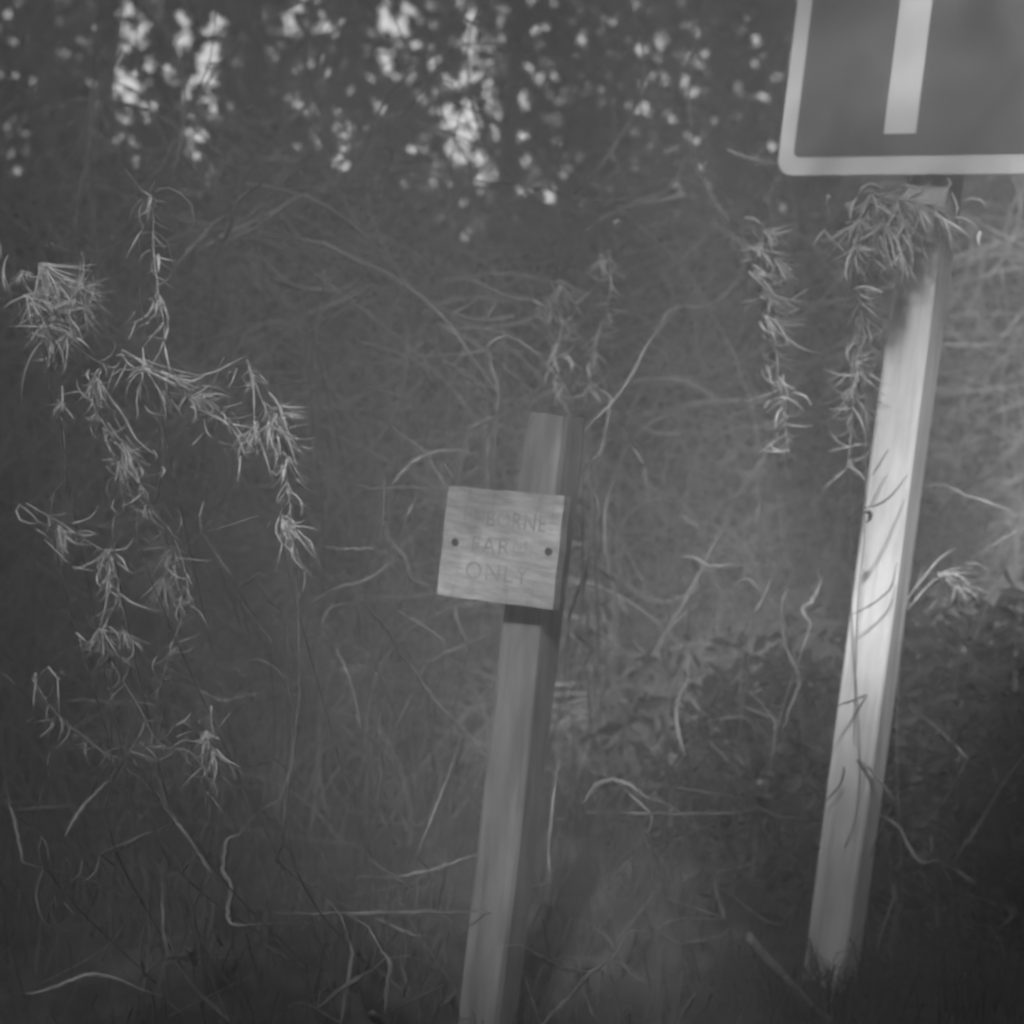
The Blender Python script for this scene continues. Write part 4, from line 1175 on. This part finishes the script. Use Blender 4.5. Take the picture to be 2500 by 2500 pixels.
for x_, y_, t_ in ((1040, 780, .06), (1040, 820, .08), (1030, 880, .12), (900, 980, .45), (1000, 980, .45), (940, 1050, .55), (880, 1100, .6), (1010, 1120, .6), (1000, 1230, .2), (985, 1330, .22), (975, 1430, .75), (960, 1530, 1), (870, 1560, 1), (1050, 1530, 1), (1170, 1500, .9), (1300, 1450, .8), (950, 1620, .8), (935, 1720, .5), (925, 1850, .3)):
    CTRL.append((2.22, x_, y_, t_, 5))
for x_, y_, t_ in ((300, 380, .75), (300, 450, .7), (300, 560, .7), (100, 560, .65), (130, 700, .6), (240, 700, .75), (340, 700, .8), (440, 740, .7), (530, 800, .75), (230, 830, .75), (280, 900, .6), (550, 900, .55), (80, 960, .35), (210, 1060, .4), (550, 1010, .55), (330, 1100, .3),
                   (200, 1210, .4), (80, 1300, .35), (390, 1380, .5), (400, 1480, .5), (270, 1420, .4), (80, 1650, .4), (90, 1720, .3)):
    CTRL.append((1.85, x_, y_, min(1, t_ * 1.05), 5))
for y3 in (1.2, 1.7, 2.1, 2.6, 2.9, 3.6, 4.4):
    for x_ in range(-200, 2200, 150):
        for y_ in range(-200, 2200, 150):
            tl = exp(-((x_ + 20) / 350) ** 2 - ((y_ + 20) / 230) ** 2)
            br = exp(-((x_ - 1930) / 460) ** 2 - ((y_ - 1790) / 430) ** 2)
            if (y3 > 3 and x_ > 1450 and y_ > 1230) or (y3 in (1.7, 2.1) and br < .3 and tl < .3):
                continue
            if y3 == 2.6 and not (x_ > 1740 and 700 < y_ < 1250):
                continue
            t_ = .10
            for bx, by, rx_, ry_, am in ((1980, 960, 380, 280, 1.4), (1620, 1250, 320, 190, .8), (1180, 1490, 420, 200, 1.4), (600, 690, 360, 180, .45), (560, 1250, 400, 350, .1)):
                t_ += am * exp(-((x_ - bx) / rx_) ** 2 - ((y_ - by) / ry_) ** 2)
            for bx, by, rx_, ry_, am in ((1950, 1800, 520, 430, .985), (-20, -20, 380, 280, .95), (1000, -50, 1200, 250, .6), (1340, 720, 260, 240, .85)):
                t_ *= 1 - am * exp(-((x_ - bx) / rx_) ** 2 - ((y_ - by) / ry_) ** 2)
            CTRL.append((y3, x_, y_, min(1, t_), (2.0 if y3 in (1.7, 2.1) else .7 * (.3 + 4 * min(1, t_))) if y3 > 1.5 else .25))
HT = 3.15
CX0, CX1, CY0, CY1 = -4.6, 2.0, -2.4, 4.0
LS = 0.09
leaf_area = LS * LS * 0.55 * 0.5 * 0.5          # mean shadow area of one bent leaf
AREA = (CX1 - CX0) * (CY1 - CY0) * SUN_DIR.z
LAM_MAX = 7.8
NL = int(LAM_MAX * AREA / leaf_area)
cp = np.stack([rng.uniform(CX0, CX1, NL), rng.uniform(CY0, CY1, NL), HT + rng.uniform(-.2, .2, NL)], 1)
L = np.array(SUN_DIR)
num, den = np.full(NL, 1e-4 * .1), np.full(NL, 1e-4)
for y3, x_, y_, t_, w_ in CTRL:
    v_ = ray(x_ * K, y_ * K)
    p_ = CAM + v_ * (y3 / v_.y)
    if p_.z < -.1:
        continue
    c3 = p_ + SUN_DIR * ((HT - p_.z) / SUN_DIR.z)
    if not (CX0 - .3 < c3.x < CX1 + .3 and CY0 - .3 < c3.y < CY1 + .3):
        continue
    g_ = w_ * np.exp(-((cp[:, 0] - c3.x) ** 2 + (cp[:, 1] - c3.y) ** 2) / (2 * .085 ** 2))
    num += g_ * t_
    den += g_
T = num / den
T = np.clip(T, 0.013, 0.98)
keep = rng.uniform(0, 1, NL) < -1.75 * np.log(T) / LAM_MAX
shade = empty('added_shade_tree', (-3.6, -3.0, 0), 'unseen tree added behind the camera, crown opened to shape the sunlight', 'tree', 'unseen trees added to shade the verge')
V, Fc = leaf_cloud(cp[keep], LS, 0.3, 0.55)
c_ = mesh_obj('crown', V, Fc, M_HEDGE, shade)
c_['kind'] = 'stuff'
V, Fc = [], []
tube(catmull([(-3.6, -3.0, -.1), (-3.55, -2.9, 1.4), (-3.4, -2.6, 2.4), (-2.9, -2.0, 3.1)], 14), [.16 * (1 - i / 22) for i in range(14)], 9, 1, V, Fc)
for ex, ey in ((-4.5, -.5), (-2.2, .6), (-.6, -1.2), (-3.4, 1.6), (.6, .9), (-1.2, 2.2)):
    tube(catmull([(-3.35, -2.5, 2.5), ((-3.2 + ex) / 2, (-2.3 + ey) / 2, 3.1), (ex, ey, 3.2)], 10), [.05 * (1 - i / 12) for i in range(10)], 6, 1, V, Fc)
mesh_obj('trunk', V, Fc, M_BARK, shade, True)


def sky_block_tree(x, y, lab, boxes, n):  # unseen trees added to hold back light from the sky
    """added tree whose leaf boxes close off the sky"""
    o = empty('added_shade_tree', (x, y, 0), lab, 'tree', 'unseen trees added to shade the verge')
    V, Fc = [], []
    tube(catmull([(x, y, -.1), (x + .05, y, 2.0), (x, y + .1, 3.5)], 10), [.17 * (1 - i / 16) for i in range(10)], 8, 1, V, Fc)
    for bx0, bx1, by0, by1, bz0, bz1 in boxes:
        tube(catmull([(x, y, 2.6), ((x * 2 + bx0 + bx1) / 4, (y * 2 + by0 + by1) / 4, 3.2), ((bx0 + bx1) / 2, (by0 + by1) / 2, (bz0 + bz1) / 2)], 8), [.05] * 8, 5, 1, V, Fc)
    mesh_obj('trunk', V, Fc, M_BARK, o, True)
    ps = []
    for bx0, bx1, by0, by1, bz0, bz1 in boxes:
        w = n // len(boxes)
        ps.append(np.stack([rng.uniform(bx0, bx1, w), rng.uniform(by0, by1, w), rng.uniform(bz0, bz1, w)], 1))
    V, Fc = leaf_cloud(np.concatenate(ps), 0.2, 0.3, 0.55)
    c_ = mesh_obj('crown', V, Fc, M_HEDGE, o)
    c_['kind'] = 'stuff'


sky_block_tree(5.2, -1.5, 'added broad tree out of view to the right, blocking sky light', [(1.8, 6.6, -3.0, 4.2, 3.0, 3.6), (4.6, 6.2, -4, 6.5, .1, 3.2)], 60000)
sky_block_tree(-6.0, 1.0, 'added broad tree out of view to the left, blocking sky light', [(-7.2, -4.4, -3.5, 4.2, 2.9, 3.5), (-6.8, -5.2, -3, 6.5, .1, 3.0)], 56000)
sky_block_tree(4.0, 5.2, 'added tree whose unseen crown blocks sky light above the thicket', [(-5.6, 5.6, 3.9, 8.3, 3.25, 3.7)], 60000)
sky_block_tree(0.8, -5.0, 'added tree and leaf wall behind the camera, blocking sky light', [(-6.5, 6.5, -5.8, -4.6, .1, 3.0), (-6.5, 6.5, -5.6, -2.3, 3.0, 3.6)], 84000)

# ------------------------------------------------------------------ haze
hm = bpy.data.materials.new('pale_haze')
hm.use_nodes = True
hn = hm.node_tree
for n in list(hn.nodes):
    hn.nodes.remove(n)
ho = hn.nodes.new('ShaderNodeOutputMaterial')
pv = hn.nodes.new('ShaderNodeVolumePrincipled')
pv.inputs['Color'].default_value = (0.92, 0.92, 0.92, 1)
pv.inputs['Density'].default_value = HAZE_DENSITY
pv.inputs['Anisotropy'].default_value = -0.35
hn.links.new(pv.outputs[0], ho.inputs['Volume'])
x0, x1, y0, y1, z0, z1 = -14.5, 14.5, -6.5, 8.9, -1.1, 3.95
hv = [(x, y, z) for z in (z0, z1) for y in (y0, y1) for x in (x0, x1)]
hf = [(0, 2, 3, 1), (4, 5, 7, 6), (0, 1, 5, 4), (2, 6, 7, 3), (0, 4, 6, 2), (1, 3, 7, 5)]
hz = mesh_obj('haze', hv, hf, hm)
tag(hz, 'thin pale mist filling the thicket', kind='stuff')
